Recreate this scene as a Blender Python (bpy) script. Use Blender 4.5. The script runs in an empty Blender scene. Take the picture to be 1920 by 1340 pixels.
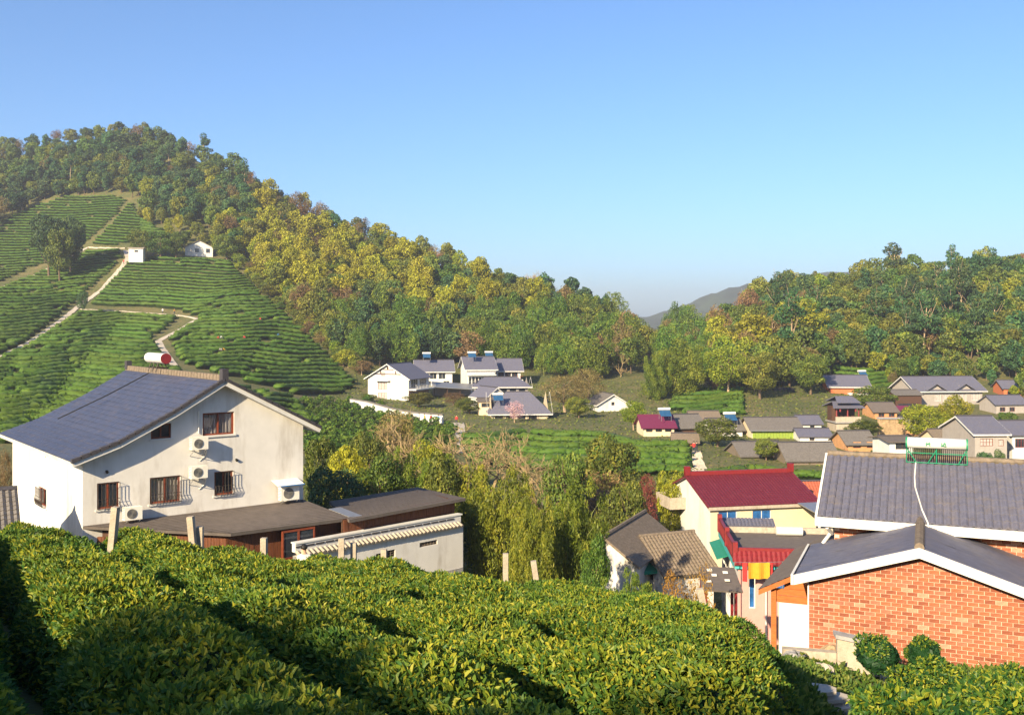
import bpy, math, random
import numpy as np
from mathutils import Vector, Matrix
random.seed(7); rng = np.random.default_rng(7)
R = math.radians
sc = bpy.context.scene
col = sc.collection
# ---------------------------------------------------------------- camera
F, CX, HZ = 1835.0, 960.0, 612.0          # focal length and horizon in pixels of the 1920 px wide photograph
cam_d = bpy.data.cameras.new('camera'); cam = bpy.data.objects.new('camera', cam_d); col.objects.link(cam)
cam_d.sensor_width = 36.0; cam_d.lens = 36.0 * F / 1920.0
cam_d.shift_y = -(670.0 - HZ) / 1920.0
cam_d.clip_start = 0.1; cam_d.clip_end = 20000
cam.location = (0, 0, 0); cam.rotation_euler = (R(90), 0, 0)
sc.camera = cam
# ---------------------------------------------------------------- sky, sun, exposure
SUN_EL, SUN_AZ = R(25.0), math.atan2(-0.50, -0.866)
S = Vector((math.sin(SUN_AZ) * math.cos(SUN_EL), math.cos(SUN_AZ) * math.cos(SUN_EL), math.sin(SUN_EL)))
w = bpy.data.worlds.new('World'); sc.world = w; w.use_nodes = True
nt = w.node_tree; bg = nt.nodes['Background']
sky = nt.nodes.new('ShaderNodeTexSky'); sky.sky_type = 'NISHITA'; sky.sun_disc = False
sky.sun_elevation = SUN_EL; sky.sun_rotation = SUN_AZ
sky.altitude = 50; sky.air_density = 1.0; sky.dust_density = 1.2; sky.ozone_density = 7.0
nt.links.new(sky.outputs[0], bg.inputs[0]); bg.inputs[1].default_value = 0.074
sd = bpy.data.lights.new('sun', 'SUN'); sd.energy = 4.5; sd.angle = R(0.53); sd.color = (1.0, 0.82, 0.53)
so = bpy.data.objects.new('sun', sd); col.objects.link(so)
so.rotation_euler = (-S).to_track_quat('-Z', 'Y').to_euler(); so.location = S * 300
sc.view_settings.view_transform = 'Standard'; sc.view_settings.look = 'None'
sc.view_settings.exposure = 1.5; sc.view_settings.gamma = 1.0
sc.view_settings.use_curve_mapping = False
sc.cycles.use_denoising = True
sc.cycles.max_bounces = 6; sc.cycles.transparent_max_bounces = 6

# ---------------------------------------------------------------- small helpers
def P(px, py, Y):
    return Vector(((px - CX) / F * Y, Y, -(py - HZ) / F * Y))
def tag(o, label=None, cat=None, group=None, kind=None):
    if label: o['label'] = label
    if cat: o['category'] = cat
    if group: o['group'] = group
    if kind: o['kind'] = kind
    return o
def link(name, me, parent=None, loc=None, rz=None):
    o = bpy.data.objects.new(name, me); col.objects.link(o)
    if parent is not None: o.parent = parent
    if loc is not None: o.location = loc
    if rz is not None: o.rotation_euler = (0, 0, rz)
    return o
def empty(name, loc, rz=0.0):
    o = link(name, None, None, loc, rz); o.empty_display_size = 0.2; return o
def fastmesh(name, V, Fq, mats, midx=None, smooth=False, tint=None):
    """V (n,3) float array, Fq (m,k) int array of equal sized faces"""
    me = bpy.data.meshes.new(name)
    V = np.asarray(V, np.float32); Fq = np.asarray(Fq, np.int32)
    n, (m, k) = len(V), Fq.shape
    me.vertices.add(n); me.vertices.foreach_set('co', V.ravel())
    me.loops.add(m * k); me.loops.foreach_set('vertex_index', Fq.ravel())
    me.polygons.add(m); me.polygons.foreach_set('loop_start', np.arange(0, m * k, k, dtype=np.int32))
    if midx is not None: me.polygons.foreach_set('material_index', np.asarray(midx, np.int32))
    me.polygons.foreach_set('use_smooth', np.full(m, smooth) if isinstance(smooth, bool) else np.asarray(smooth))
    if tint is not None:
        a = me.attributes.new('tint', 'FLOAT', 'POINT'); a.data.foreach_set('value', np.asarray(tint, np.float32))
    for mm in (mats if isinstance(mats, (list, tuple)) else [mats]): me.materials.append(mm)
    me.update(calc_edges=True); me.validate()
    return me
class MB:
    """collects simple solids, builds ONE mesh"""
    def __init__(s): s.v = []; s.f = []; s.mi = []; s.cur = 0
    def add(s, vs, fs):
        b = len(s.v); s.v += [tuple(v) for v in vs]
        s.f += [tuple(b + i for i in f) for f in fs]; s.mi += [s.cur] * len(fs)
    def box(s, a, b):
        (x0, y0, z0), (x1, y1, z1) = a, b
        s.add([(x0,y0,z0),(x1,y0,z0),(x1,y1,z0),(x0,y1,z0),(x0,y0,z1),(x1,y0,z1),(x1,y1,z1),(x0,y1,z1)],
              [(3,2,1,0),(4,5,6,7),(0,1,5,4),(1,2,6,5),(2,3,7,6),(3,0,4,7)])
    def prism(s, poly, d):
        """poly: list of 3D points (planar, any), d: extrusion vector"""
        n = len(poly); d = Vector(d)
        vs = [Vector(p) for p in poly] + [Vector(p) + d for p in poly]
        s.add(vs, [tuple(range(n))[::-1], tuple(range(n, 2 * n))] + [(i, (i + 1) % n, n + (i + 1) % n, n + i) for i in range(n)])
    def slab(s, quad, t):
        """quad of 3D points, thickened downwards along its normal by t"""
        q = [Vector(p) for p in quad]; nrm = (q[1] - q[0]).cross(q[-1] - q[0]).normalized()
        if nrm.z < 0: nrm = -nrm
        s.prism(q, -nrm * t)
    def tube(s, pts, r, k=6, r2=None):
        pts = [Vector(p) for p in pts]; n = len(pts); rings = []
        for i, p in enumerate(pts):
            d = (pts[min(i + 1, n - 1)] - pts[max(i - 1, 0)]).normalized()
            a = d.cross(Vector((0, 0, 1)) if abs(d.z) < .9 else Vector((1, 0, 0))).normalized(); b = d.cross(a)
            rr = r if r2 is None else r + (r2 - r) * i / max(1, n - 1)
            rings.append([p + (a * math.cos(2 * math.pi * j / k) + b * math.sin(2 * math.pi * j / k)) * rr for j in range(k)])
        vs = [v for rg in rings for v in rg]; fs = []
        for i in range(n - 1):
            for j in range(k):
                fs.append((i * k + j, i * k + (j + 1) % k, (i + 1) * k + (j + 1) % k, (i + 1) * k + j))
        fs.append(tuple(range(k))); fs.append(tuple((n - 1) * k + j for j in range(k))[::-1])
        s.add(vs, fs)
    def build(s, name, mats, parent=None, smooth=False, loc=None, rz=None, kind=None):
        me = bpy.data.meshes.new(name); me.from_pydata(s.v, [], s.f)
        for m in (mats if isinstance(mats, (list, tuple)) else [mats]): me.materials.append(m)
        if len(me.materials) > 1: me.polygons.foreach_set('material_index', np.array(s.mi, np.int32))
        if smooth: me.polygons.foreach_set('use_smooth', np.full(len(me.polygons), True))
        me.update()
        import bmesh
        bm = bmesh.new(); bm.from_mesh(me); bmesh.ops.recalc_face_normals(bm, faces=bm.faces); bm.to_mesh(me); bm.free()
        o = link(name, me, parent, loc, rz)
        if kind: o['kind'] = kind
        return o
def box(name, a, b, mat, parent=None, **k):
    m = MB(); m.box(a, b); return m.build(name, mat, parent, **k)

# ---------------------------------------------------------------- materials
def node_mat(name):
    m = bpy.data.materials.new(name); m.use_nodes = True
    return m, m.node_tree, m.node_tree.nodes['Principled BSDF']
def plain(name, c, rough=0.7, var=0.12, scale=3.0, bump=0.0, spec=0.3, metal=0.0, dirt=None, dirt_amt=0.0, stretch=(1,1,1), bscale=None):
    m, t, b = node_mat(name); N, L = t.nodes, t.links
    tc = N.new('ShaderNodeTexCoord'); mp = N.new('ShaderNodeMapping'); mp.inputs['Scale'].default_value = stretch
    L.new(tc.outputs['Object'], mp.inputs[0])
    nz = N.new('ShaderNodeTexNoise'); nz.inputs['Scale'].default_value = scale; nz.inputs['Detail'].default_value = 6
    nz.inputs['Roughness'].default_value = .65
    L.new(mp.outputs[0], nz.inputs['Vector'])
    mx = N.new('ShaderNodeMix'); mx.data_type = 'RGBA'
    mx.inputs['A'].default_value = (*[max(0, x * (1 - var)) for x in c], 1); mx.inputs['B'].default_value = (*[min(1, x * (1 + var)) for x in c], 1)
    rp = N.new('ShaderNodeMapRange'); rp.inputs['From Min'].default_value = .3; rp.inputs['From Max'].default_value = .7
    L.new(nz.outputs[0], rp.inputs[0]); L.new(rp.outputs[0], mx.inputs['Factor'])
    out = mx.outputs['Result']
    if dirt:
        n2 = N.new('ShaderNodeTexNoise'); n2.inputs['Scale'].default_value = scale * .37; n2.inputs['Detail'].default_value = 9; n2.inputs['Roughness'].default_value = .7
        mp2 = N.new('ShaderNodeMapping'); mp2.inputs['Scale'].default_value = (1.6, 1.6, .35); L.new(tc.outputs['Object'], mp2.inputs[0]); L.new(mp2.outputs[0], n2.inputs['Vector'])
        r2 = N.new('ShaderNodeMapRange'); r2.inputs['From Min'].default_value = .5; r2.inputs['From Max'].default_value = .75; r2.inputs['To Max'].default_value = dirt_amt
        L.new(n2.outputs[0], r2.inputs[0])
        m2 = N.new('ShaderNodeMix'); m2.data_type = 'RGBA'; m2.inputs['B'].default_value = (*dirt, 1)
        L.new(out, m2.inputs['A']); L.new(r2.outputs[0], m2.inputs['Factor']); out = m2.outputs['Result']
    L.new(out, b.inputs['Base Color']); b.inputs['Roughness'].default_value = rough
    b.inputs['Specular IOR Level'].default_value = spec; b.inputs['Metallic'].default_value = metal
    if bump:
        nb = N.new('ShaderNodeTexNoise'); nb.inputs['Scale'].default_value = bscale or scale * 6; nb.inputs['Detail'].default_value = 4
        L.new(mp.outputs[0], nb.inputs['Vector'])
        bp = N.new('ShaderNodeBump'); bp.inputs['Strength'].default_value = bump; bp.inputs['Distance'].default_value = .03
        L.new(nb.outputs[0], bp.inputs['Height']); L.new(bp.outputs[0], b.inputs['Normal'])
    return m
def foliage(name, stops, rough=.5, trans=.25, objvar=.25, spec=.3, huevar=.03):
    """colour by the per-leaf attribute 'tint' and by the plant (object random)"""
    m, t, b = node_mat(name); N, L = t.nodes, t.links
    at = N.new('ShaderNodeAttribute'); at.attribute_name = 'tint'
    cr = N.new('ShaderNodeValToRGB'); e = cr.color_ramp.elements
    for i, (p, c) in enumerate(stops):
        el = e[i] if i < 2 else e.new(p)
        el.position = p; el.color = (*c, 1)
    L.new(at.outputs['Fac'], cr.inputs[0])
    oi = N.new('ShaderNodeObjectInfo')
    hs = N.new('ShaderNodeHueSaturation')
    v = N.new('ShaderNodeMapRange'); v.inputs['To Min'].default_value = 1 - objvar; v.inputs['To Max'].default_value = 1 + objvar
    L.new(oi.outputs['Random'], v.inputs[0]); L.new(v.outputs[0], hs.inputs['Value'])
    ml = N.new('ShaderNodeMath'); ml.operation = 'MULTIPLY'; ml.inputs[1].default_value = 7.31
    fr = N.new('ShaderNodeMath'); fr.operation = 'FRACT'
    h = N.new('ShaderNodeMapRange'); h.inputs['To Min'].default_value = .5 - huevar; h.inputs['To Max'].default_value = .5 + huevar
    L.new(oi.outputs['Random'], ml.inputs[0]); L.new(ml.outputs[0], fr.inputs[0]); L.new(fr.outputs[0], h.inputs[0]); L.new(h.outputs[0], hs.inputs['Hue'])
    L.new(cr.outputs[0], hs.inputs['Color']); L.new(hs.outputs[0], b.inputs['Base Color'])
    b.inputs['Roughness'].default_value = rough; b.inputs['Specular IOR Level'].default_value = spec
    if trans:
        tr = N.new('ShaderNodeBsdfTranslucent'); L.new(hs.outputs[0], tr.inputs[0])
        mx = N.new('ShaderNodeMixShader'); mx.inputs[0].default_value = trans
        L.new(b.outputs[0], mx.inputs[1]); L.new(tr.outputs[0], mx.inputs[2]); L.new(mx.outputs[0], N['Material Output'].inputs[0])
    return m
M = {}
M['white'] = plain('white_render', (.59,.57,.545), .85, .07, 1.2, .2, dirt=(.27,.23,.18), dirt_amt=.8, bscale=30)
M['white2'] = plain('white_paint', (.56,.55,.53), .75, .06, 1.3, dirt=(.33,.28,.23), dirt_amt=.5)
M['cream'] = plain('cream_render', (.56,.46,.32), .85, .06, 1.0, dirt=(.45,.36,.25), dirt_amt=.4)
M['pink'] = plain('pink_tile_wall', (.48,.25,.23), .6, .08, 2.0, dirt=(.4,.3,.28), dirt_amt=.4)
M['slate'] = plain('slate_tile', (.105,.105,.145), .6, .16, 4.0, .1, spec=.4, dirt=(.20,.16,.12), dirt_amt=.45)
M['slate_blue'] = plain('blue_glazed_tile', (.048,.058,.105), .45, .22, 5.0, spec=.5, dirt=(.16,.13,.12), dirt_amt=.5)
M['slate_dark'] = plain('dark_ridge_tile', (.045,.042,.05), .6, .25, 6.0, .2)
M['oldtile'] = plain('old_clay_tile', (.16,.125,.095), .9, .35, 7.0, .4, dirt=(.07,.07,.04), dirt_amt=.6)
M['greytile'] = plain('grey_clay_tile', (.13,.118,.11), .85, .3, 5.0, .3, dirt=(.06,.05,.04), dirt_amt=.5)
M['felt'] = plain('roofing_felt_shingle', (.115,.095,.085), .9, .15, 3.0, .3, dirt=(.07,.06,.055), dirt_amt=.5)
M['redtile'] = plain('maroon_glazed_tile', (.105,.012,.022), .45, .15, 4.0, spec=.5, dirt=(.2,.05,.05), dirt_amt=.4)
M['red'] = plain('red_glaze', (.17,.012,.014), .5, .2, 6.0, spec=.5)
M['redroof'] = plain('orange_red_tile', (.34,.09,.05), .7, .2, 4.0)
M['wood'] = plain('brown_stained_board', (.13,.045,.02), .6, .35, 4.0, .3, stretch=(6,6,.5), dirt=(.05,.02,.012), dirt_amt=.5)
M['woodframe'] = plain('red_brown_frame', (.17,.04,.018), .5, .2, 6.0)
M['orangewood'] = plain('orange_varnished_wood', (.34,.10,.025), .5, .25, 5.0, stretch=(1,1,5))
M['darkwood'] = plain('dark_timber', (.07,.035,.022), .7, .25, 5.0)
M['concrete'] = plain('concrete', (.36,.31,.25), .9, .2, 5.0, .4, dirt=(.15,.12,.08), dirt_amt=.6)
M['greywall'] = plain('grey_render', (.30,.27,.25), .85, .1, 2.0, dirt=(.2,.17,.15), dirt_amt=.4)
M['stone'] = plain('grey_stone_block', (.27,.26,.26), .9, .25, 6.0, .5)
M['rock'] = plain('tan_rock', (.36,.25,.15), .95, .35, 3.0, .8, dirt=(.13,.11,.06), dirt_amt=.7)
M['pathstone'] = plain('path_stone', (.42,.37,.31), .9, .25, 1.5, .5, dirt=(.22,.18,.12), dirt_amt=.5)
M['mortar'] = plain('pale_mortar', (.54,.42,.32), .95, .1, 8.0, .3)
M['metal'] = plain('galvanised_metal', (.34,.34,.34), .4, .1, 6.0, metal=.7)
M['black'] = plain('black_plastic', (.02,.02,.02), .5, .2, 5.0)
M['iron'] = plain('dark_wrought_iron', (.035,.025,.022), .6, .2, 9.0)
M['ac'] = plain('off_white_casing', (.70,.67,.60), .5, .05, 4.0, dirt=(.4,.33,.25), dirt_amt=.4)
M['acgrille'] = plain('grey_grille', (.22,.21,.19), .6, .2, 9.0)
M['tank'] = plain('white_enamel_tank', (.58,.57,.55), .3, .03, 3.0, spec=.5)
M['green'] = plain('green_painted_steel', (.015,.19,.10), .45, .15, 5.0)
M['teal'] = plain('teal_paint', (.06,.34,.36), .5, .1, 4.0)
M['greenpanel'] = plain('lime_green_sheet', (.20,.28,.04), .6, .15, 3.0)
M['tubes'] = plain('dark_glass_tube', (.015,.012,.015), .15, .2, 5.0, spec=.7)
M['solar'] = plain('blue_collector', (.02,.075,.17), .2, .2, 2.0, spec=.6)
M['glass'] = plain('dark_window_glass', (.025,.03,.04), .08, .4, 1.5, spec=.6)
M['blueglass'] = plain('blue_window_glass', (.02,.09,.26), .1, .5, 2.0, spec=.6)
M['curtain'] = plain('net_curtain', (.34,.31,.30), .9, .5, 9.0, stretch=(3,3,.3))
m_, t_, b_ = node_mat('clear_window_glass')
tr_ = t_.nodes.new('ShaderNodeBsdfTransparent'); gl_ = t_.nodes.new('ShaderNodeBsdfGlossy'); gl_.inputs['Roughness'].default_value = .03
mx_ = t_.nodes.new('ShaderNodeMixShader'); mx_.inputs[0].default_value = .22
t_.links.new(tr_.outputs[0], mx_.inputs[1]); t_.links.new(gl_.outputs[0], mx_.inputs[2]); t_.links.new(mx_.outputs[0], t_.nodes['Material Output'].inputs[0])
M['clear'] = m_
M['purple'] = plain('purple_sheet_roof', (.125,.02,.055), .5, .15, 4.0)
M['cloth_y'] = plain('yellow_cloth', (.48,.25,.02), .9, .1, 4.0)
M['cloth_r'] = plain('red_cloth', (.45,.03,.03), .9, .1, 4.0)
M['parasol'] = plain('green_canvas', (.01,.26,.16), .8, .1, 3.0)
M['blue'] = plain('blue_sheet', (.03,.16,.42), .6, .15, 3.0)
M['orangebrick'] = plain('orange_brick_wall', (.42,.13,.055), .85, .12, 2.0)
M['skin'] = plain('skin', (.50,.30,.20), .6, .05)
M['hair'] = plain('black_hair', (.012,.01,.01), .5, .1)
M['trouser'] = plain('dark_trousers', (.03,.035,.06), .8, .1)
M['bark'] = plain('bark', (.13,.09,.06), .95, .35, 6.0, .6, stretch=(2,2,.5))
M['palebark'] = plain('pale_bark', (.30,.22,.14), .9, .25, 5.0, .4)
M['bamboo'] = plain('bamboo_cane', (.22,.24,.07), .6, .25, 4.0)
M['twig'] = plain('fine_twig', (.26,.19,.10), .9, .2, 5.0)
for i, c in enumerate([(.27,.092,.05), (.30,.115,.07), (.215,.066,.036), (.38,.20,.135), (.28,.10,.05)]):
    M['brick%d' % i] = plain('fired_brick_%d' % i, c, .9, .22, 9.0, .5)
# leaves
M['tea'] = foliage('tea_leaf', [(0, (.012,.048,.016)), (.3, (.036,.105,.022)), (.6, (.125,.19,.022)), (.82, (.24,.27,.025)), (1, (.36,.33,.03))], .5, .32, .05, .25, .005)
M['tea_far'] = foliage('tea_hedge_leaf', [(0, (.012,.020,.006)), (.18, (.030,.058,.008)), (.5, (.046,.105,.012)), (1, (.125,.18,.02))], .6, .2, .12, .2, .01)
M['f_dark'] = foliage('dark_evergreen_leaf', [(0, (0.018, 0.0493, 0.0196)), (0.6, (0.045, 0.0986, 0.0299)), (1, (0.105, 0.1522, 0.0345))], .6, .15, .3)
M['f_olive'] = foliage('olive_broadleaf', [(0, (0.0476, 0.072, 0.011)), (0.6, (0.1275, 0.152, 0.0198)), (1, (0.255, 0.248, 0.0286))], .6, .2, .3)
M['f_green'] = foliage('mid_green_leaf', [(0, (.030,.062,.012)), (.6, (.085,.135,.018)), (1, (.19,.225,.03))], .55, .22, .25)
M['f_yellow'] = foliage('spring_yellow_leaf', [(0, (.13,.13,.010)), (.6, (.29,.285,.016)), (1, (.43,.41,.03))], .6, .3, .18, .3, .012)
M['f_lime'] = foliage('lime_green_leaf', [(0, (0.084, 0.13, 0.01)), (0.6, (0.224, 0.26, 0.018)), (1, (0.406, 0.403, 0.03))], .6, .3, .2)
M['f_brown'] = foliage('brown_bud_twig', [(0, (0.0743, 0.0494, 0.0198)), (0.6, (0.1755, 0.1196, 0.0462)), (1, (0.2835, 0.195, 0.077))], .8, .15, .25)
M['f_bamboo'] = foliage('bamboo_leaf', [(0, (.030,.065,.010)), (.6, (.10,.165,.018)), (1, (.23,.27,.03))], .5, .3, .2)
M['f_willow'] = foliage('feathery_yellow_green_leaf', [(0, (.055,.085,.012)), (.6, (.17,.205,.02)), (1, (.32,.31,.035))], .5, .38, .12)
M['f_russet'] = foliage('russet_leaf', [(0, (.07,.025,.014)), (.6, (.15,.055,.03)), (1, (.22,.09,.05))], .7, .2, .2)
M['f_orange'] = foliage('dry_orange_leaf', [(0, (.16,.07,.015)), (.6, (.30,.14,.03)), (1, (.42,.22,.05))], .7, .25, .1)
M['f_pink'] = foliage('pink_blossom', [(0, (.38,.22,.22)), (.6, (.58,.36,.36)), (1, (.72,.52,.50))], .7, .3, .05)
M['orangewall'] = plain('ochre_wall', (.42,.22,.10), .85, .15, 2.0, dirt=(.2,.12,.07), dirt_amt=.5)
M['grass'] = foliage('grass_blade', [(0, (.035,.07,.012)), (.6, (.10,.15,.02)), (1, (.22,.22,.045))], .6, .3, .1)
# ---------------------------------------------------------------- terrain
COLS = [
 (-700,[(0,-1.65),(14,-2.95),(30,-8),(45,-11.5),(100,-12.5),(200,-5),(300,16),(400,46),(540,92),(700,75),(950,30)]),
 (0,[(0,-1.65),(15,-3.75),(32,-10.5),(40,-12.4),(60,-13),(110,-13.2),(160,-10.5),(220,-6),(300,8.5),(350,21),(430,46),(540,93),(640,86),(950,30)]),
 (250,[(0,-1.65),(15,-4.0),(32,-10.5),(42,-12.5),(60,-13),(120,-13.6),(200,-8.8),(300,5),(350,26),(440,59),(540,104),(640,96),(950,30)]),
 (430,[(0,-1.65),(16,-4.5),(32,-10.8),(45,-12.6),(70,-14.5),(130,-15.2),(200,-11.6),(280,2),(350,23),(500,78),(600,70),(950,20)]),
 (640,[(0,-1.65),(17,-4.9),(34,-11),(50,-12.8),(80,-17),(130,-17.6),(215,-15.9),(250,-9.8),(320,8),(440,44),(520,42),(950,10)]),
 (860,[(0,-1.65),(17,-5.1),(36,-11.7),(50,-13),(80,-18.6),(130,-18.5),(205,-17.4),(235,-16.2),(300,-1),(400,22),(480,20),(950,0)]),
 (1000,[(0,-1.65),(16,-5),(36,-12),(50,-14.5),(70,-19.2),(130,-18.6),(205,-17.8),(240,-15.5),(300,-3),(370,11),(450,9),(950,-5)]),
 (1200,[(0,-1.65),(14,-4.7),(34,-12),(50,-16.5),(66,-20),(90,-20.3),(125,-18.7),(210,-17.8),(260,-13),(380,1),(450,0),(950,-10)]),
 (1300,[(0,-1.65),(13,-4.6),(30,-11),(48,-17),(66,-20.2),(90,-20.3),(125,-18.7),(200,-18),(260,-14),(420,-4),(600,-4),(950,-8)]),
 (1450,[(0,-1.65),(12,-4.4),(28,-9.5),(48,-16),(66,-20),(95,-20),(125,-18.8),(180,-18),(230,-15),(300,-3),(390,11),(500,10),(950,0)]),
 (1700,[(0,-1.65),(7,-3.4),(11,-5.15),(16,-6.8),(21,-8.0),(27,-8.8),(40,-12),(60,-17),(125,-18.6),(180,-19),(230,-16.5),(300,0),(400,19),(500,20),(950,0)]),
 (1920,[(0,-1.65),(7,-3.5),(11,-5.15),(16,-6.7),(21,-7.9),(27,-8.6),(40,-11),(60,-16),(130,-18.6),(190,-18.4),(240,-13),(320,8),(420,27),(520,26),(950,5)]),
 (2600,[(0,-1.65),(11,-4.5),(27,-7.5),(60,-13),(130,-15),(200,-13),(320,12),(420,32),(950,5)]),
]
YG = np.concatenate([np.linspace(0, 60, 121), np.geomspace(60.5, 950, 280)])
def pchip(xs, ys, xq):
    xs = np.array(xs, float); ys = np.array(ys, float); h = np.diff(xs); d = np.diff(ys) / h
    m = np.zeros(len(xs)); m[0] = d[0]; m[-1] = d[-1]
    for i in range(1, len(xs) - 1):
        if d[i-1] * d[i] > 0:
            w1, w2 = 2*h[i] + h[i-1], h[i] + 2*h[i-1]; m[i] = (w1 + w2) / (w1 / d[i-1] + w2 / d[i])
    i = np.clip(np.searchsorted(xs, xq) - 1, 0, len(xs) - 2); t = np.clip((xq - xs[i]) / h[i], 0, 1)
    return ((1+2*t)*(1-t)**2)*ys[i] + t*(1-t)**2*h[i]*m[i] + t*t*(3-2*t)*ys[i+1] + t*t*(t-1)*h[i]*m[i+1]
UC = np.array([(c[0] - CX) / F for c in COLS])
ZT = np.array([pchip([p[0] for p in c[1]], [p[1] for p in c[1]], YG) for c in COLS])
UG = np.linspace(UC[0], UC[-1], 240)
ZG = np.array([pchip(UC, ZT[:, j], UG) for j in range(len(YG))]).T      # (u, Y)
def vnoise(x, y, s):
    return (np.sin(x / s + 1.3) * np.cos(y / s * 1.17 + .7) + .5 * np.sin(x / s * 2.3 + y / s * 1.9 + 2.1) + .3 * np.cos(y / s * 4.1 - x / s * 3.3))
def H(X, Y):
    X = np.asarray(X, float); Y = np.asarray(Y, float)
    Yc = np.clip(Y, 0, 949.9); u = np.clip(X / np.maximum(Yc, 2.5), UG[0], UG[-1])
    ui = (u - UG[0]) / (UG[1] - UG[0]); i = np.clip(ui.astype(int), 0, len(UG) - 2); a = ui - i
    j = np.clip(np.searchsorted(YG, Yc) - 1, 0, len(YG) - 2); b = (Yc - YG[j]) / (YG[j+1] - YG[j])
    z = (ZG[i, j]*(1-a) + ZG[i+1, j]*a)*(1-b) + (ZG[i, j+1]*(1-a) + ZG[i+1, j+1]*a)*b
    near = -1.65 - .117 * np.clip(X, -14, 9) - .199 * np.clip(Y, 0, 20)
    wn = np.clip((4.0 - Y) / 3.0, 0, 1); z = z * (1 - wn) + near * wn
    z = z + np.where(Y < 0, .36 * np.minimum(-Y, 60), 0)
    far = np.clip((Y - 70) / 120, 0, 1)
    return z + vnoise(X, Y, 9.0) * .12 * far
def Hs(x, y): return float(H(np.array([x]), np.array([y]))[0])
YS = np.geomspace(60, 940, 1400)
def hit(px, py, y0=60, y1=940):
    """the point of the ground seen at a photograph position"""
    u = (px - CX) / F; k = -(py - HZ) / F
    ys = YS[(YS >= y0) & (YS <= y1)]
    d = k * ys - H(u * ys, ys)
    idx = np.where(d <= 0)[0]
    if len(idx) == 0: return None
    y = ys[idx[0]]; return Vector((u * y, y, Hs(u * y, y)))
ys_ = np.concatenate([np.linspace(-70, 0, 24)[:-1], np.linspace(0, 40, 60), np.geomspace(40.8, 700, 190), np.geomspace(720, 3400, 16)])
us_ = np.linspace(-1.25, 1.25, 260)
GX, GY = np.meshgrid(us_, ys_); GX = GX * (np.abs(GY) + 14)
GZ = H(GX, GY); farw = np.clip((GY - 900) / 800, 0, 1); GZ = GZ * (1 - farw) - 12 * farw
nV = np.stack([GX, GY, GZ], -1).reshape(-1, 3); nu = len(us_)
ii, jj = np.meshgrid(np.arange(len(ys_) - 1), np.arange(nu - 1), indexing='ij'); b0 = (ii * nu + jj).ravel()
gm, t, b = node_mat('ground_soil_and_grass'); N, L = t.nodes, t.links
tc = N.new('ShaderNodeTexCoord')
n1 = N.new('ShaderNodeTexNoise'); n1.inputs['Scale'].default_value = .11; n1.inputs['Detail'].default_value = 10; n1.inputs['Roughness'].default_value = .7
n2 = N.new('ShaderNodeTexNoise'); n2.inputs['Scale'].default_value = 1.7; n2.inputs['Detail'].default_value = 8
cr = N.new('ShaderNodeValToRGB'); e = cr.color_ramp.elements
e[0].position = .35; e[0].color = (.035,.055,.011,1); e[1].position = .68; e[1].color = (.20,.135,.06,1)
x = e.new(.5); x.color = (.085,.09,.020,1)
ad = N.new('ShaderNodeMath'); ad.operation = 'ADD'; m5 = N.new('ShaderNodeMath'); m5.operation = 'MULTIPLY'; m5.inputs[1].default_value = .5
L.new(tc.outputs['Object'], n1.inputs['Vector']); L.new(tc.outputs['Object'], n2.inputs['Vector'])
L.new(n1.outputs[0], ad.inputs[0]); L.new(n2.outputs[0], ad.inputs[1]); L.new(ad.outputs[0], m5.inputs[0]); L.new(m5.outputs[0], cr.inputs[0])
L.new(cr.outputs[0], b.inputs['Base Color']); b.inputs['Roughness'].default_value = .95
bp = N.new('ShaderNodeBump'); bp.inputs['Strength'].default_value = .8; bp.inputs['Distance'].default_value = .3
L.new(n2.outputs[0], bp.inputs['Height']); L.new(bp.outputs[0], b.inputs['Normal'])
M['ground'] = gm
g = link('ground', fastmesh('ground', nV, np.stack([b0, b0 + 1, b0 + nu + 1, b0 + nu], 1), gm, smooth=True)); g['kind'] = 'structure'
# far mountain beyond the valley
mx_ = np.linspace(-900, 1500, 90); my_ = np.linspace(1500, 2500, 24)
MX, MY = np.meshgrid(mx_, my_)
def ridge(x):   # height of the far crest at the depth of 2000 m
    px = CX + x / 2000 * F
    return np.interp(px, [300, 900, 1150, 1240, 1290, 1350, 1400, 1450, 1600, 2300], [20, 25, 20, 36, 58, 86, 94, 102, 125, 90])
MZ = ridge(MX) * np.exp(-((MY - 2000) / 260) ** 2) * (1 + .06 * vnoise(MX, MY, 60)) + 5 * vnoise(MX, MY, 25) * np.exp(-((MY - 2000) / 260) ** 2) - 12
nm = len(mx_); ii, jj = np.meshgrid(np.arange(len(my_) - 1), np.arange(nm - 1), indexing='ij'); b0 = (ii * nm + jj).ravel()
M['mountain'] = plain('far_wooded_mountain', (.035,.05,.022), 1, .5, .02, 0)
o = link('far_mountain', fastmesh('far_mountain', np.stack([MX, MY, MZ], -1).reshape(-1, 3), np.stack([b0, b0+1, b0+nm+1, b0+nm], 1), M['mountain'], smooth=True)); o['kind'] = 'structure'

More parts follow.
